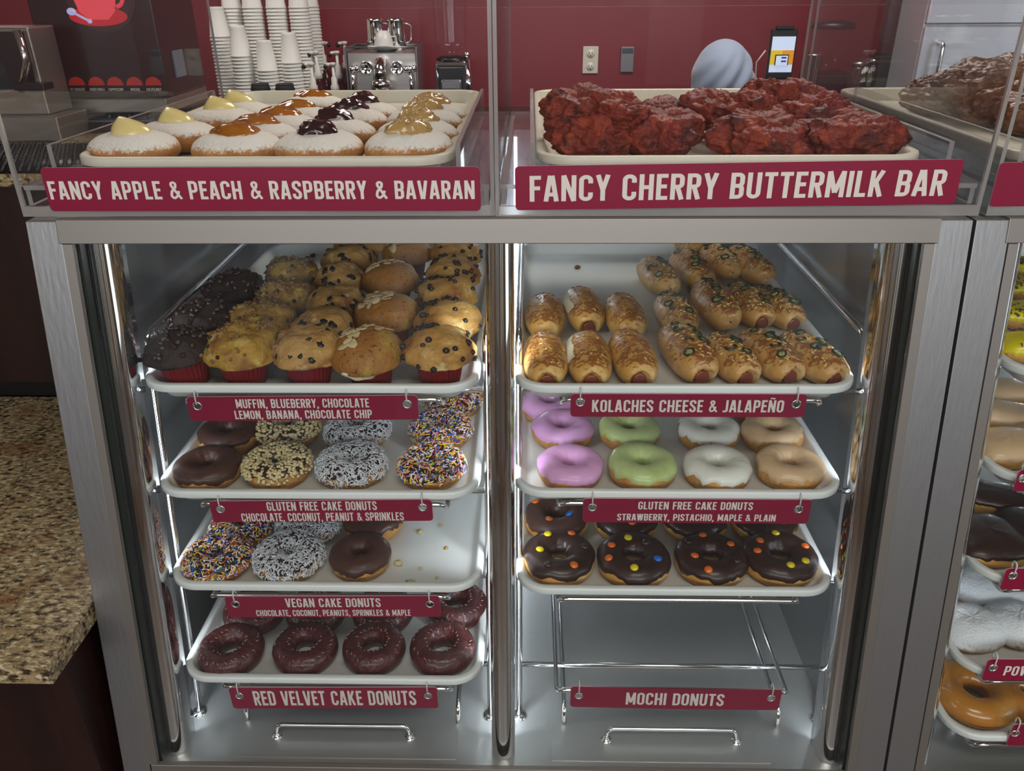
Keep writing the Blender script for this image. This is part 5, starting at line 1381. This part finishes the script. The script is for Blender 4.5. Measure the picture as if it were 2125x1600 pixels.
for i in range(34):
    for j in range(17): mb.lathe([(0.0052, 0), (0.004, 0.004), (0, 0.0055)], 6, M=Matrix.Translation((-1.215 + i * 0.0165 + (j % 2) * 0.008, 1.462 + j * 0.0165, BARZ + 0.0005)))
mb.box(-1.23, -0.646, 1.447, 1.745, BARZ - 0.0003, BARZ + 0.0008)
top(mb.build('bar_mat', BLACK), 'black studded rubber mat on the raised granite bar', 'mat')

# small plate on the machine's right side
xs = b_machine.x
q0 = onx(354, 106, xs); q1 = onx(384, 156, xs)
sp = MB().box(xs + 0.0003, xs + 0.005, max(1.952, min(q0.y, q1.y)), max(q0.y, q1.y), min(q1.z, q0.z), max(q1.z, q0.z)).build('side_plate', pm('grey_blue_plate', '6b7d88', 0.35), machine, smooth=False, bevel=0.001)
XB = -1.90

# back counter with cups, syrups, espresso machine, grinder
BZ = -0.50
o = MB().box(XB, XR - 0.01, 3.10, 3.745, BZ - 0.04, BZ).build('back_counter', pm('back_counter_top', '3a2c28', 0.3), smooth=False); top(o, 'long back counter against the red wall, hidden behind the trays', 'counter')
o = MB().box(XB + 0.01, XR - 0.02, 3.16, 3.745, -CZ + 0.001, BZ - 0.0405).build('back_cabinet', DARKWOOD, smooth=False); top(o, 'dark cabinet carrying the back counter', 'cabinet')
_c = MB().lathe([(0.0, 0.1080), (0.0255, 0.1080), (0.0268, 0.1065), (0.0275, 0.100), (0.0385, 0.006), (0.0400, 0.0050), (0.0412, 0.0030), (0.0408, 0.0008), (0.0392, 0.0)], 26, closed_ends=False)
CUP_ME = _c.mesh('paper_cup', WHITE)
for i, (px, py, yy, where) in enumerate(((490, 42, 3.28, 'left one of the three low front stacks'), (545, 72, 3.26, 'middle and lowest of the three front stacks'), (596, 55, 3.28, 'right one of the three low front stacks'),
        (446, 5, 3.40, 'tall stack half behind the bin corner'), (470, -60, 3.46, 'tall rear stack left of the low ones'), (513, -60, 3.44, 'tall rear stack behind the left low one'), (563, -60, 3.44, 'tall rear stack behind the middle low one'), (611, -60, 3.44, 'tall rear stack behind the right low one'), (633, -60, 3.56, 'rearmost tall stack beside the syrup pumps'))):
    q = ony(px, py, yy); n = int((q.z - 0.108 - BZ) / 0.0125)
    for k in range(n):
        o = bpy.data.objects.new('paper_cup', CUP_ME); COL.objects.link(o)
        o.location = (q.x + RND.uniform(-0.0006, 0.0006), yy, BZ + CZ + 0.0006 + 0.0125 * k); o.rotation_euler = (0, 0, RND.random())
        setprops(o, 'white paper cup nested upside down in the ' + where, 'cup', 'cups in the ' + where)
for px, lb in ((540, 'stack of black lids left, in front of the cup stacks'), (591, 'stack of black lids right, in front of the cup stacks')):
    q = ony(px, 180, 3.15); zt = ony(px, 177, 3.15).z; r = 0.036
    mb = MB(); n = 9; h = (zt - BZ) / n
    for k in range(n):
        z = BZ + 0.0004 + k * h
        mb.lathe([(r, 0), (r, h * 0.35), (r * 0.93, h * 0.6), (r * 0.93, h * 0.99)], 24, M=Matrix.Translation((q.x, 3.15, z)))
    mb.lathe([(r * 0.9, 0), (r * 0.88, 0.006), (r * 0.6, 0.007), (0, 0.007)], 24, M=Matrix.Translation((q.x, 3.15, zt)))
    top(mb.build('lid_stack', BLACKM), lb, 'lids', 'black lid stacks')
for i, (px, py, yy, sd, lb) in enumerate(((668, 86, 3.56, 1, 'rear left syrup pump, tallest of its row'), (655, 106, 3.42, -1, 'middle left syrup pump'), (645, 130, 3.28, -1, 'front left syrup pump'),
        (714, 86, 3.56, -1, 'rear right syrup pump against the espresso machine'), (698, 106, 3.42, -1, 'middle right syrup pump'), (690, 130, 3.28, -1, 'front right syrup pump'))):
    q = ony(px, py, yy); t = empty('syrup_bottle', (q.x, yy, BZ + 0.0005), 0, 'white ' + lb + ' on the back counter', 'bottle', 'syrup pumps')
    zt = q.z - BZ; zn = zt - 0.105
    MB().lathe([(0.036, 0), (0.037, 0.01), (0.037, zn - 0.06), (0.030, zn - 0.03), (0.014, zn - 0.005), (0.014, zn)], 20).build('bottle', pm('syrup_glass', '5a1a20', 0.15, trans=0.4), t)
    MB().lathe([(0.0145, zn + 0.0005), (0.0165, zn + 0.004), (0.0165, zn + 0.020), (0.012, zn + 0.026), (0.0115, zn + 0.050), (0.006, zn + 0.056), (0.0055, zt - 0.010)], 18).build('pump', WPLAST, t)
    hd = MB(); hd.lathe([(0.010, zt - 0.012), (0.0125, zt - 0.006), (0.0115, zt), (0, zt + 0.001)], 16)
    hd.tube([(0, 0, zt - 0.006), (sd * 0.020, -0.004, zt - 0.007), (sd * 0.026, -0.005, zt - 0.011)], 0.0062, 10)
    ho = hd.build('pump_head', WPLAST, t)
    MB().ball((sd * 0.027, -0.006, zt - 0.014), 0.0085, 0.0085, 0.0095, 12, 8).build('nozzle_cap', BLACK, ho)
# espresso machine
Y5 = 3.26
a = ony(719, 150, Y5); b = ony(868, 150, Y5); zt = ony(790, 110, Y5).z; W5 = b.x - a.x; cx = (a.x + b.x) / 2
FACE = pm('espresso_face_steel', (0.55, 0.50, 0.46), 0.32, 0.9, bump=(80, 0.06, 5), stretch=(0.05, 1, 1))
t = empty('espresso_machine', (0, 0, 0), 0, 'steel espresso machine with two gauges below cups on the back counter', 'espresso machine')
MB().box(a.x + 0.006, b.x - 0.006, Y5 + 0.01, 3.50, BZ + 0.0005, zt).build('body', FACE, t, smooth=False, bevel=0.004)
for x in (a.x, b.x - 0.0055): MB().box(x, x + 0.0055, Y5 - 0.01, 3.50, BZ + 0.0005, zt + 0.022).build('side_panel', STEEL, t, smooth=False, bevel=0.002)
mb = MB(); mb.tube([(a.x + 0.01, Y5 + 0.012, zt + 0.020), (b.x - 0.01, Y5 + 0.012, zt + 0.020)], 0.003, 8); mb.box(a.x + 0.006, b.x - 0.006, 3.485, 3.50, zt + 0.0005, zt + 0.02); mb.build('cup_rail', STEEL, t)
for px in (760, 823):
    q = ony(px, 141, Y5); mb = MB(); Mx = Matrix.Translation((q.x, Y5 + 0.0095, q.z)) @ Matrix.Rotation(PI / 2, 4, 'X')
    g = mb.lathe([(0.0255, 0), (0.0255, 0.010), (0.021, 0.012), (0.0208, 0.008)], 26, M=Mx).build('gauge', CHROME, t)
    MB().lathe([(0.0205, 0.0078), (0, 0.0079)], 24, M=Mx, closed_ends=False).build('dial', pm('gauge_dial', 'b9b3a8', 0.3), g)
    MB().tube([(q.x - 0.004, Y5 + 0.0005, q.z - 0.012), (q.x + 0.004, Y5 + 0.0005, q.z + 0.012)], 0.0008, 6).build('needle', BLACK, g)
for px, s in ((735, -1), (852, 1)):
    q = ony(px, 142, Y5)
    v = MB(); v.ball((q.x - s * 0.006 - 0.008, Y5 - 0.03, q.z), 0.013, 0.013, 0.013, 14, 8); v.ball((q.x + 0.016, Y5 - 0.028, q.z + 0.002), 0.011, 0.011, 0.013, 14, 8)
    v.tube([(q.x, Y5 + 0.009, q.z), (q.x, Y5 - 0.035, q.z)], 0.011, 12); vo = v.build('steam_valve', CHROME, t)
    w_ = MB(); w_.tube(fillet([(q.x, Y5 - 0.022, q.z - 0.008), (q.x + s * 0.004, Y5 - 0.03, q.z - 0.05), (q.x + s * 0.006, Y5 - 0.035, q.z - 0.14)], 0.02, 4), [0.0085] * 7 + [0.006], 10) if False else w_.tube([(q.x, Y5 - 0.022, q.z - 0.008), (q.x + s * 0.004, Y5 - 0.03, q.z - 0.05), (q.x + s * 0.006, Y5 - 0.035, q.z - 0.14)], 0.0075, 10)
    w_.build('steam_wand', CHROME, vo)
q = ony(792, 135, Y5); g = MB()
g.tube([(q.x, Y5 + 0.009, q.z + 0.008), (q.x, Y5 - 0.03, q.z + 0.010), (q.x, Y5 - 0.052, q.z - 0.012), (q.x, Y5 - 0.055, q.z - 0.05)], [0.020, 0.021, 0.022, 0.026], 18)
g.lathe([(0.034, -0.03), (0.036, -0.01), (0.034, 0.0), (0.02, 0.002)], 22, M=Matrix.Translation((q.x, Y5 - 0.055, q.z - 0.052)))
go = g.build('group_head', CHROME, t)
pf = MB(); pf.lathe([(0.018, -0.035), (0.031, -0.022), (0.033, 0)], 20, M=Matrix.Translation((q.x, Y5 - 0.055, q.z - 0.0835))); pf.tube([(q.x - 0.02, Y5 - 0.07, q.z - 0.09), (q.x - 0.06, Y5 - 0.10, q.z - 0.094)], 0.010, 12)
pf.build('portafilter', BLACK, go)
MB().box(a.x + 0.012, b.x - 0.012, Y5 - 0.10, Y5 + 0.0095, BZ + 0.0005, BZ + 0.045).build('drip_tray', STEEL, t, smooth=False, bevel=0.003)
# on top of it
PIT = [(0.034, 0), (0.0365, 0.012), (0.034, 0.07), (0.033, 0.105), (0.0345, 0.112), (0.031, 0.1115), (0.030, 0.1), (0.031, 0.012), (0, 0.006)]
for px, py, yy, lb in ((781, 90, 3.43, 'left steel milk pitcher on the espresso machine'), (824, 97, 3.42, 'right steel milk pitcher on the espresso machine')):
    q = ony(px, py, yy); t = empty('milk_pitcher', (q.x, yy, zt + 0.0005), 0.4, lb, 'pitcher', 'milk pitchers')
    MB().lathe(PIT, 24, closed_ends=False).build('body', CHROME, t)
    MB().tube(fillet([(0.034, 0, 0.095), (0.062, 0, 0.09), (0.060, 0, 0.03), (0.036, 0, 0.022)], 0.015, 4), 0.0035, 8).build('handle', CHROME, t)
q = ony(797, 100, 3.34)
for k, lb in enumerate(('lower white saucer under the cup on the espresso machine', 'upper white saucer under the cup on the espresso machine')):
    o = MB().lathe([(0.024, 0), (0.030, 0.003), (0.062, 0.012), (0.064, 0.0135), (0.060, 0.0135), (0.028, 0.006), (0, 0.006)], 30, closed_ends=False).build('saucer', WPLAST, None, (q.x, 3.34, zt + 0.0005 + 0.0075 * k)); top(o, lb, 'saucer', 'saucers on the espresso machine')
t = empty('espresso_cup', (q.x, 3.34, zt + 0.0155), 0, 'white espresso cup upside down on two saucers', 'cup')
MB().lathe([(0.036, 0), (0.037, 0.002), (0.035, 0.025), (0.026, 0.050), (0.020, 0.054), (0.0195, 0.058), (0.017, 0.058), (0, 0.056)], 26).build('bowl', WPLAST, t)
MB().tube([(0.031, 0.018, 0.014), (0.046, 0.03, 0.018), (0.044, 0.028, 0.036), (0.028, 0.016, 0.036)], 0.003, 8).build('handle', WPLAST, t)
# grinder
Y6 = 3.36
q = ony(938, 150, Y6); zc = ony(938, 118, Y6).z - BZ; z0 = ony(938, 100, Y6).z - BZ; zh = ony(938, -25, Y6).z - BZ
t = empty('coffee_grinder', (q.x, Y6, BZ + 0.0005), 0, 'chrome coffee grinder with clear hopper right of the espresso machine', 'grinder')
MB().box(-0.062, 0.062, -0.06, 0.10, 0, zc - 0.012).build('body', CHROME, t, smooth=False, bevel=0.014)
MB().box(-0.045, 0.045, -0.064, -0.0605, zc - 0.075, zc - 0.035).build('face_plate', BLACK, t, smooth=False)
MB().box(-0.04, 0.04, -0.075, -0.0605, zc - 0.115, zc - 0.080).build('doser', STEEL, t, smooth=False, bevel=0.006)
MB().lathe([(0.058, zc - 0.0115), (0.060, zc - 0.006), (0.045, zc + 0.002), (0.030, zc + 0.004)], 26).build('collar', BLACK, t)
MB().lathe([(0.024, zc + 0.0045), (0.026, z0 - 0.012), (0.058, z0 + 0.004), (0.060, z0 + 0.02), (0.066, zh)], 30, closed_ends=False).build('hopper', ACR, t)
MB().lathe([(0.069, zh + 0.0005), (0.070, zh + 0.012), (0.05, zh + 0.02), (0, zh + 0.021)], 30).build('lid', BLACK, t)
k_ = MB(); k_.ball((0.062, -0.01, zc + 0.008), 0.014, 0.014, 0.014, 14, 8); k_.tube([(0.060, -0.02, zc - 0.012), (0.075, -0.045, zc - 0.17)], 0.013, 12); k_.build('side_lever', CHROME, t)
# wall plates
t = empty('wall_outlet', (0, 0, 0), 0, 'cream wall outlet plate on the red wall', 'outlet')
q0 = ony(1210, 96, YB); q1 = ony(1240, 152, YB); c = (q0 + q1) / 2
IV = pm('ivory_plastic', 'c9c2b4', 0.4)
MB().box(q0.x, q1.x, YB - 0.008, YB - 0.0003, q1.z, q0.z).build('plate', IV, t, smooth=False, bevel=0.002)
for s in (1, -1):
    r = MB().lathe([(0.017, 0), (0.0165, 0.0025), (0, 0.003)], 20, M=Matrix.Translation((c.x, YB - 0.0082, c.z + s * 0.026)) @ Matrix.Rotation(PI / 2, 4, 'X')).build('receptacle', pm('ivory_face', 'd6d0c4', 0.4), t)
    mb = MB()
    for dx in (-0.006, 0.006): mb.box(c.x + dx - 0.0012, c.x + dx + 0.0012, YB - 0.0118, YB - 0.0105, c.z + s * 0.026 - 0.002, c.z + s * 0.026 + 0.007)
    mb.box(c.x - 0.002, c.x + 0.002, YB - 0.0118, YB - 0.0105, c.z + s * 0.026 - 0.011, c.z + s * 0.026 - 0.006)
    mb.build('slots', BLACK, r, smooth=False)
t = empty('wall_control', (0, 0, 0), 0, 'grey wall control plate right of the outlet on the red wall', 'control')
q0 = ony(1289, 97, YB); q1 = ony(1313, 149, YB); c = (q0 + q1) / 2
MB().box(q0.x, q1.x, YB - 0.012, YB - 0.0003, q1.z, q0.z).build('housing', pm('grey_plastic', '77757c', 0.35), t, smooth=False, bevel=0.002)
MB().box(q0.x + 0.004, q1.x - 0.004, YB - 0.0132, YB - 0.0123, q0.z - 0.026, q0.z - 0.006).build('display', pm('dark_display', '4a525c', 0.2), t, smooth=False)

# person behind the counter, seen from behind, head covered
HY = 2.75
hc = ony(1502, 150, HY)
t = empty('person', (hc.x, HY, -CZ), 0.0, 'person in a pale grey blue headscarf, back turned, behind the cherry tray', 'person')
H = ony(1502, 85, HY).z + CZ - 0.138
me = bpy.data.meshes.new('body')
J = [(0, 0, 0.86, 0.13, 0.10), (0, 0.01, 1.02, 0.125, 0.095), (0, 0, 1.16, 0.145, 0.10), (0, 0, 1.27, 0.12, 0.085), (0, 0, 1.335, 0.055, 0.055), (0, 0.02, H - 0.05, 0.068, 0.075), (0, 0.02, H + 0.02, 0.080, 0.088), (0, 0.02, H + 0.07, 0.05, 0.06),
     (-0.155, 0.0, 1.25, 0.055, 0.055), (-0.20, -0.0, 1.02, 0.045, 0.045), (-0.16, 0.20, 0.98, 0.034, 0.034), (-0.13, 0.30, 0.99, 0.030, 0.022),
     (0.155, 0.0, 1.25, 0.055, 0.055), (0.20, -0.0, 1.02, 0.045, 0.045), (0.16, 0.20, 0.98, 0.034, 0.034), (0.13, 0.30, 0.99, 0.030, 0.022),
     (-0.085, 0, 0.78, 0.085, 0.085), (-0.09, 0.01, 0.46, 0.055, 0.06), (-0.09, -0.01, 0.09, 0.038, 0.042), (-0.095, 0.13, 0.035, 0.038, 0.03),
     (0.085, 0, 0.78, 0.085, 0.085), (0.09, 0.01, 0.46, 0.055, 0.06), (0.09, -0.01, 0.09, 0.038, 0.042), (0.095, 0.13, 0.035, 0.038, 0.03)]
ED = [(0, 1), (1, 2), (2, 3), (3, 4), (4, 5), (5, 6), (6, 7), (3, 8), (8, 9), (9, 10), (10, 11), (3, 12), (12, 13), (13, 14), (14, 15), (0, 16), (16, 17), (17, 18), (18, 19), (0, 20), (20, 21), (21, 22), (22, 23)]
me.from_pydata([j[:3] for j in J], ED, []); me.materials.append(pm('dark_uniform', '1d1b20', 0.8))
o = bpy.data.objects.new('body', me); COL.objects.link(o); o.parent = t
sk = o.modifiers.new('skin', 'SKIN')
for v, j in zip(me.skin_vertices[0].data, J): v.radius = (j[3], j[4])
me.skin_vertices[0].data[0].use_root = True
sb = o.modifiers.new('sub', 'SUBSURF'); sb.levels = 2; sb.render_levels = 2
mb = MB(); rx, ry, rz = 0.098, 0.118, 0.128
def scarf(u, v):
    a = 2 * PI * u; b = PI / 2 - v * 2.15
    if b > -0.35: r = max(0.0, math.cos(b)); z = H + 0.015 + rz * math.sin(b)
    else: r = math.cos(-0.35) * (1 - 0.16 * math.sin(min(1, (-0.35 - b) / 0.5) * PI)) + max(0, (-0.85 - b)) * 1.0; z = H + 0.015 + rz * math.sin(-0.35) + (b + 0.35) * 0.135
    back = max(0, -math.sin(a)); side = math.cos(a)
    ph = 16 * b + 5.0 * side + 3 * a * 0
    fold = 0.075 * math.sin(9 * (b * 1.1 - side * 1.3)) * min(1, max(0, (1.05 - b)) * 1.2) * (0.35 + 0.65 * max(0, side * 0.9 + 0.35))
    bulge = 1 + 0.10 * max(0, math.cos(a - 5.4)) * max(0, 1 - abs(b + 0.1) * 1.3)
    k = (1 + fold * 0.8 + 0.02 * nz((a, b * 2, 3), 1.3)) * bulge
    return Vector((rx * r * math.cos(a) * k, 0.02 + ry * r * math.sin(a) * k, z))
mb.grid(96, 90, scarf, cu=True)
mb.build('headscarf', pm('headscarf_cloth', '7e8aa0', 0.75, sheen=0.3, bump=(400, 0.1)), t)
mb = MB(); mb.ball((0, 0.115, H - 0.01), 0.055, 0.03, 0.075, 18, 12); mb.ball((0, 0.148, H - 0.02), 0.010, 0.014, 0.018, 10, 6)
mb.build('face', pm('skin', 'b98a6c', 0.6, sss=0.1), t)

# order tablet
YT = 2.55
t = empty('order_tablet', (0, 0, 0), 0, 'black order tablet on a stand showing an orange banner', 'tablet')
A, B, Cc, D = (ony(*p, YT) for p in ((1602, 60), (1657, 62), (1643, 165), (1588, 163)))
ax = ((B - A) + (Cc - D)) / 2; az = ((A - D) + (B - Cc)) / 2; w5 = ax.length; h5 = az.length; cT = (A + B + Cc + D) / 4
ang = math.atan2(az.x, az.z)
MT = Matrix.Translation((cT.x, YT, cT.z)) @ Matrix.Rotation(ang, 4, 'Y')
def tb(x0, x1, z0, z1, y0, y1, name, mat, par, bevel=0.0):
    o = MB().box(x0, x1, y0, y1, z0, z1, M=MT).build(name, mat, par, smooth=False, bevel=bevel); return o
tab = tb(-w5 / 2, w5 / 2, -h5 / 2, h5 / 2, 0, 0.010, 'tablet_body', BLACK, t, 0.003)
x0, x1, zb, zt = -w5 * 0.42, w5 * 0.44, -h5 * 0.36, h5 * 0.36
SCR = pm('screen_pale', 'cfd8e6', 0.3, emit=('b8cbe8', 0.62)); ORG = pm('screen_orange', 'd08a20', 0.3, emit=('d58a1e', 0.55)); NVY = pm('screen_navy', '1a2c80', 0.3, emit=('2038a0', 0.4)); DK = pm('screen_dark', '161a22', 0.3); YEL = pm('screen_yellow', 'd8b41e', 0.3, emit=('d8b01e', 0.55))
sc = tb(x0, x1, zb, zt, -0.0012, -0.0003, 'screen', SCR, tab)
hS = zt - zb
tb(x0, x0 + (x1 - x0) * 0.5, zb + hS * 0.22, zb + hS * 0.62, -0.0018, -0.0013, 'yellow_banner', YEL, sc); tb(x0 + (x1 - x0) * 0.5, x1, zb + hS * 0.22, zb + hS * 0.62, -0.0018, -0.0013, 'orange_banner', ORG, sc)
tb(x0 + (x1 - x0) * .2, x0 + (x1 - x0) * .8, zb + hS * 0.20, zb + hS * 0.50, -0.0023, -0.0019, 'banner_device', DK, sc)
tb(x0 + (x1 - x0) * .25, x0 + (x1 - x0) * .76, zb + hS * 0.20, zb + hS * 0.47, -0.0028, -0.0024, 'banner_page', SCR, sc)
for k in (0.29, 0.39): tb(x0 + (x1 - x0) * .48, x0 + (x1 - x0) * .70, zb + hS * k, zb + hS * (k + .045), -0.0033, -0.0029, 'banner_button', NVY, sc)
tb(-w5 * 0.33, w5 * 0.33, h5 * 0.5, h5 * 0.57, -0.004, 0.012, 'clamp', BLACK, t, 0.002)
tb(-w5 * 0.33, w5 * 0.33, -h5 * 0.60, -h5 * 0.5, -0.004, 0.014, 'clamp', BLACK, t, 0.002)
base = ony(1612, 185, YT)
st = MB(); st.tube([(cT.x - 0.015, YT + 0.02, cT.z), (cT.x - 0.022, YT + 0.022, base.z - 0.02), (cT.x - 0.022, YT + 0.022, -0.78)], 0.012, 12); st.lathe([(0.05, -0.7995), (0.05, -0.79), (0.02, -0.78)], 24, M=Matrix.Translation((cT.x - 0.022, YT + 0.022, 0)))
st.build('stand', BLACK, t)
cb = MB(); p0 = ony(1590, 105, YT); p1 = ony(1572, 130, YT); p2 = ony(1570, 165, YT)
cb.tube([(p0.x, YT + 0.006, p0.z), (p1.x, YT + 0.012, p1.z), (p2.x, YT + 0.012, p2.z), (p2.x - 0.01, YT + 0.02, -0.5), (cT.x - 0.034, YT + 0.022, -0.55)], 0.0022, 8); cb.build('charging_cable', pm('pale_cable', 'b9a9a6', 0.5), t)
q0 = ony(1568, 171, 2.48); q1 = ony(1643, 200, 2.48)
t2 = empty('small_display', (0, 0, 0), 0, 'small lit display below the order tablet', 'display')
o = MB().box(q0.x - 0.006, q1.x + 0.004, 2.4805, 2.495, q1.z - 0.03, q0.z + 0.006).build('body', BLACK, t2, smooth=False, bevel=0.003)
MB().box(q0.x, q1.x, 2.479, 2.4802, q1.z - 0.02, q0.z).build('screen', SCR, o, smooth=False)
MB().box(q0.x + 0.03, q0.x + 0.06, 2.4955, 2.515, -0.7995, q0.z - 0.02).build('stand', BLACK, t2, smooth=False)
o = MB().box(0.55, 1.55, 2.40, 2.66, -0.84, -0.80).build('service_shelf', pm('service_shelf_top', '4a4440', 0.35), smooth=False); top(o, 'narrow service shelf carrying the order tablet, behind the trays', 'shelf')
o = MB().box(0.57, 1.53, 2.42, 2.64, -CZ + 0.001, -0.8405).build('service_cabinet', DARKWOOD, smooth=False); top(o, 'low dark cabinet under the order tablet', 'cabinet')

# right: steel fridge, jars and tumbler through the third bin
YF2 = 2.75
a = ony(1908, 120, YF2); b = ony(2210, 120, YF2)
GSTEEL = pm('fridge_steel', (0.62, 0.64, 0.68), 0.38, 0.55, bump=(60, 0.05, 5), stretch=(0.06, 1, 1))
t = empty('steel_fridge', (0, 0, 0), 0, 'tall pale steel fridge behind the third bin', 'fridge')
MB().box(a.x, b.x + 0.3, YF2 + 0.02, YF2 + 0.34, -CZ + 0.05, 0.40).build('body', GSTEEL, t, smooth=False, bevel=0.004)
zs = ony(2000, 52, YF2).z
MB().box(a.x, b.x + 0.3, YF2, YF2 + 0.0195, -CZ + 0.06, zs - 0.003).build('lower_door', GSTEEL, t, smooth=False, bevel=0.004)
MB().box(a.x, b.x + 0.3, YF2, YF2 + 0.0195, zs + 0.003, 0.398).build('upper_door', GSTEEL, t, smooth=False, bevel=0.004)
MB().tube(fillet([(a.x + 0.05, YF2 - 0.0005, zs - 0.05), (a.x + 0.05, YF2 - 0.035, zs - 0.05), (a.x + 0.05, YF2 - 0.035, zs - 0.4), (a.x + 0.05, YF2 - 0.0005, zs - 0.4)], 0.015, 4), 0.007, 10).build('handle', CHROME, t)
for dx in (0.03, 0.9): 
    for dy in (0.05, 0.3): MB().lathe([(0.02, -CZ + 0.0005), (0.02, -CZ + 0.0495)], 12, M=Matrix.Translation((a.x + dx, YF2 + dy, 0))).build('foot', BLACK, t)
q = ony(1682, 160, 3.2); qt = ony(1682, 112, 3.2)
o = MB().lathe([(0.027, 0), (0.028, 0.004), (0.031, qt.z - BZ - 0.004), (0.032, qt.z - BZ), (0.029, qt.z - BZ), (0.026, 0.01), (0, 0.01)], 24, closed_ends=False).build('steel_tumbler', CHROME, None, (q.x, 3.2, BZ + 0.0005)); top(o, 'tall steel tumbler seen through the bin side, right of the tablet', 'tumbler')
for px, pt, r, lb, colr in ((1812, 122, 0.042, 'glass jar with greenish label on the back counter near the fridge', '5c6a3a'), (1780, 128, 0.036, 'dark jar left of the greenish glass jar', '3a2620')):
    q = ony(px, 160, 3.22); h = ony(px, pt, 3.22).z - BZ
    t = empty('glass_jar', (q.x, 3.22, BZ + 0.0005), 0, lb, 'jar', 'jars')
    MB().lathe([(r, 0), (r * 1.02, 0.01), (r * 1.02, h * 0.80), (r * 0.8, h * 0.88), (r * 0.8, h * 0.93)], 24).build('glass', pm('jar_glass_' + colr, '4a3a36', 0.1, trans=0.5), t)
    MB().lathe([(r * 0.84, h * 0.932), (r * 0.84, h), (0, h + 0.001)], 22).build('lid', STEEL, t)
    MB().lathe([(r * 1.03, h * 0.6), (r * 1.03, h * 0.78)], 24, closed_ends=False).build('paper_label', pm('jar_label_' + colr, colr, 0.6), t)
q = ony(1722, 100, 3.3); h = ony(1722, 60, 3.3).z - BZ
t = empty('blender', (q.x, 3.3, BZ + 0.0005), 0, 'dark blender with clear jug on the back counter behind the bin side', 'blender')
MB().box(-0.08, 0.08, -0.08, 0.08, 0, h * 0.55).build('base', BLACK, t, smooth=False, bevel=0.012)
MB().lathe([(0.055, h * 0.552), (0.075, h), (0.078, h)], 22, closed_ends=False).build('jug', ACR, t)
MB().lathe([(0.079, h + 0.0005), (0.079, h + 0.02), (0.03, h + 0.03), (0, h + 0.03)], 22).build('lid', BLACK, t)
a = ony(1858, 100, 2.9)
struct(MB().box(a.x - 0.02, a.x + 0.02, 2.96, 3.0, -CZ, 1.2), 'trim_1', pm('dark_post', '2b1f1e', 0.4))
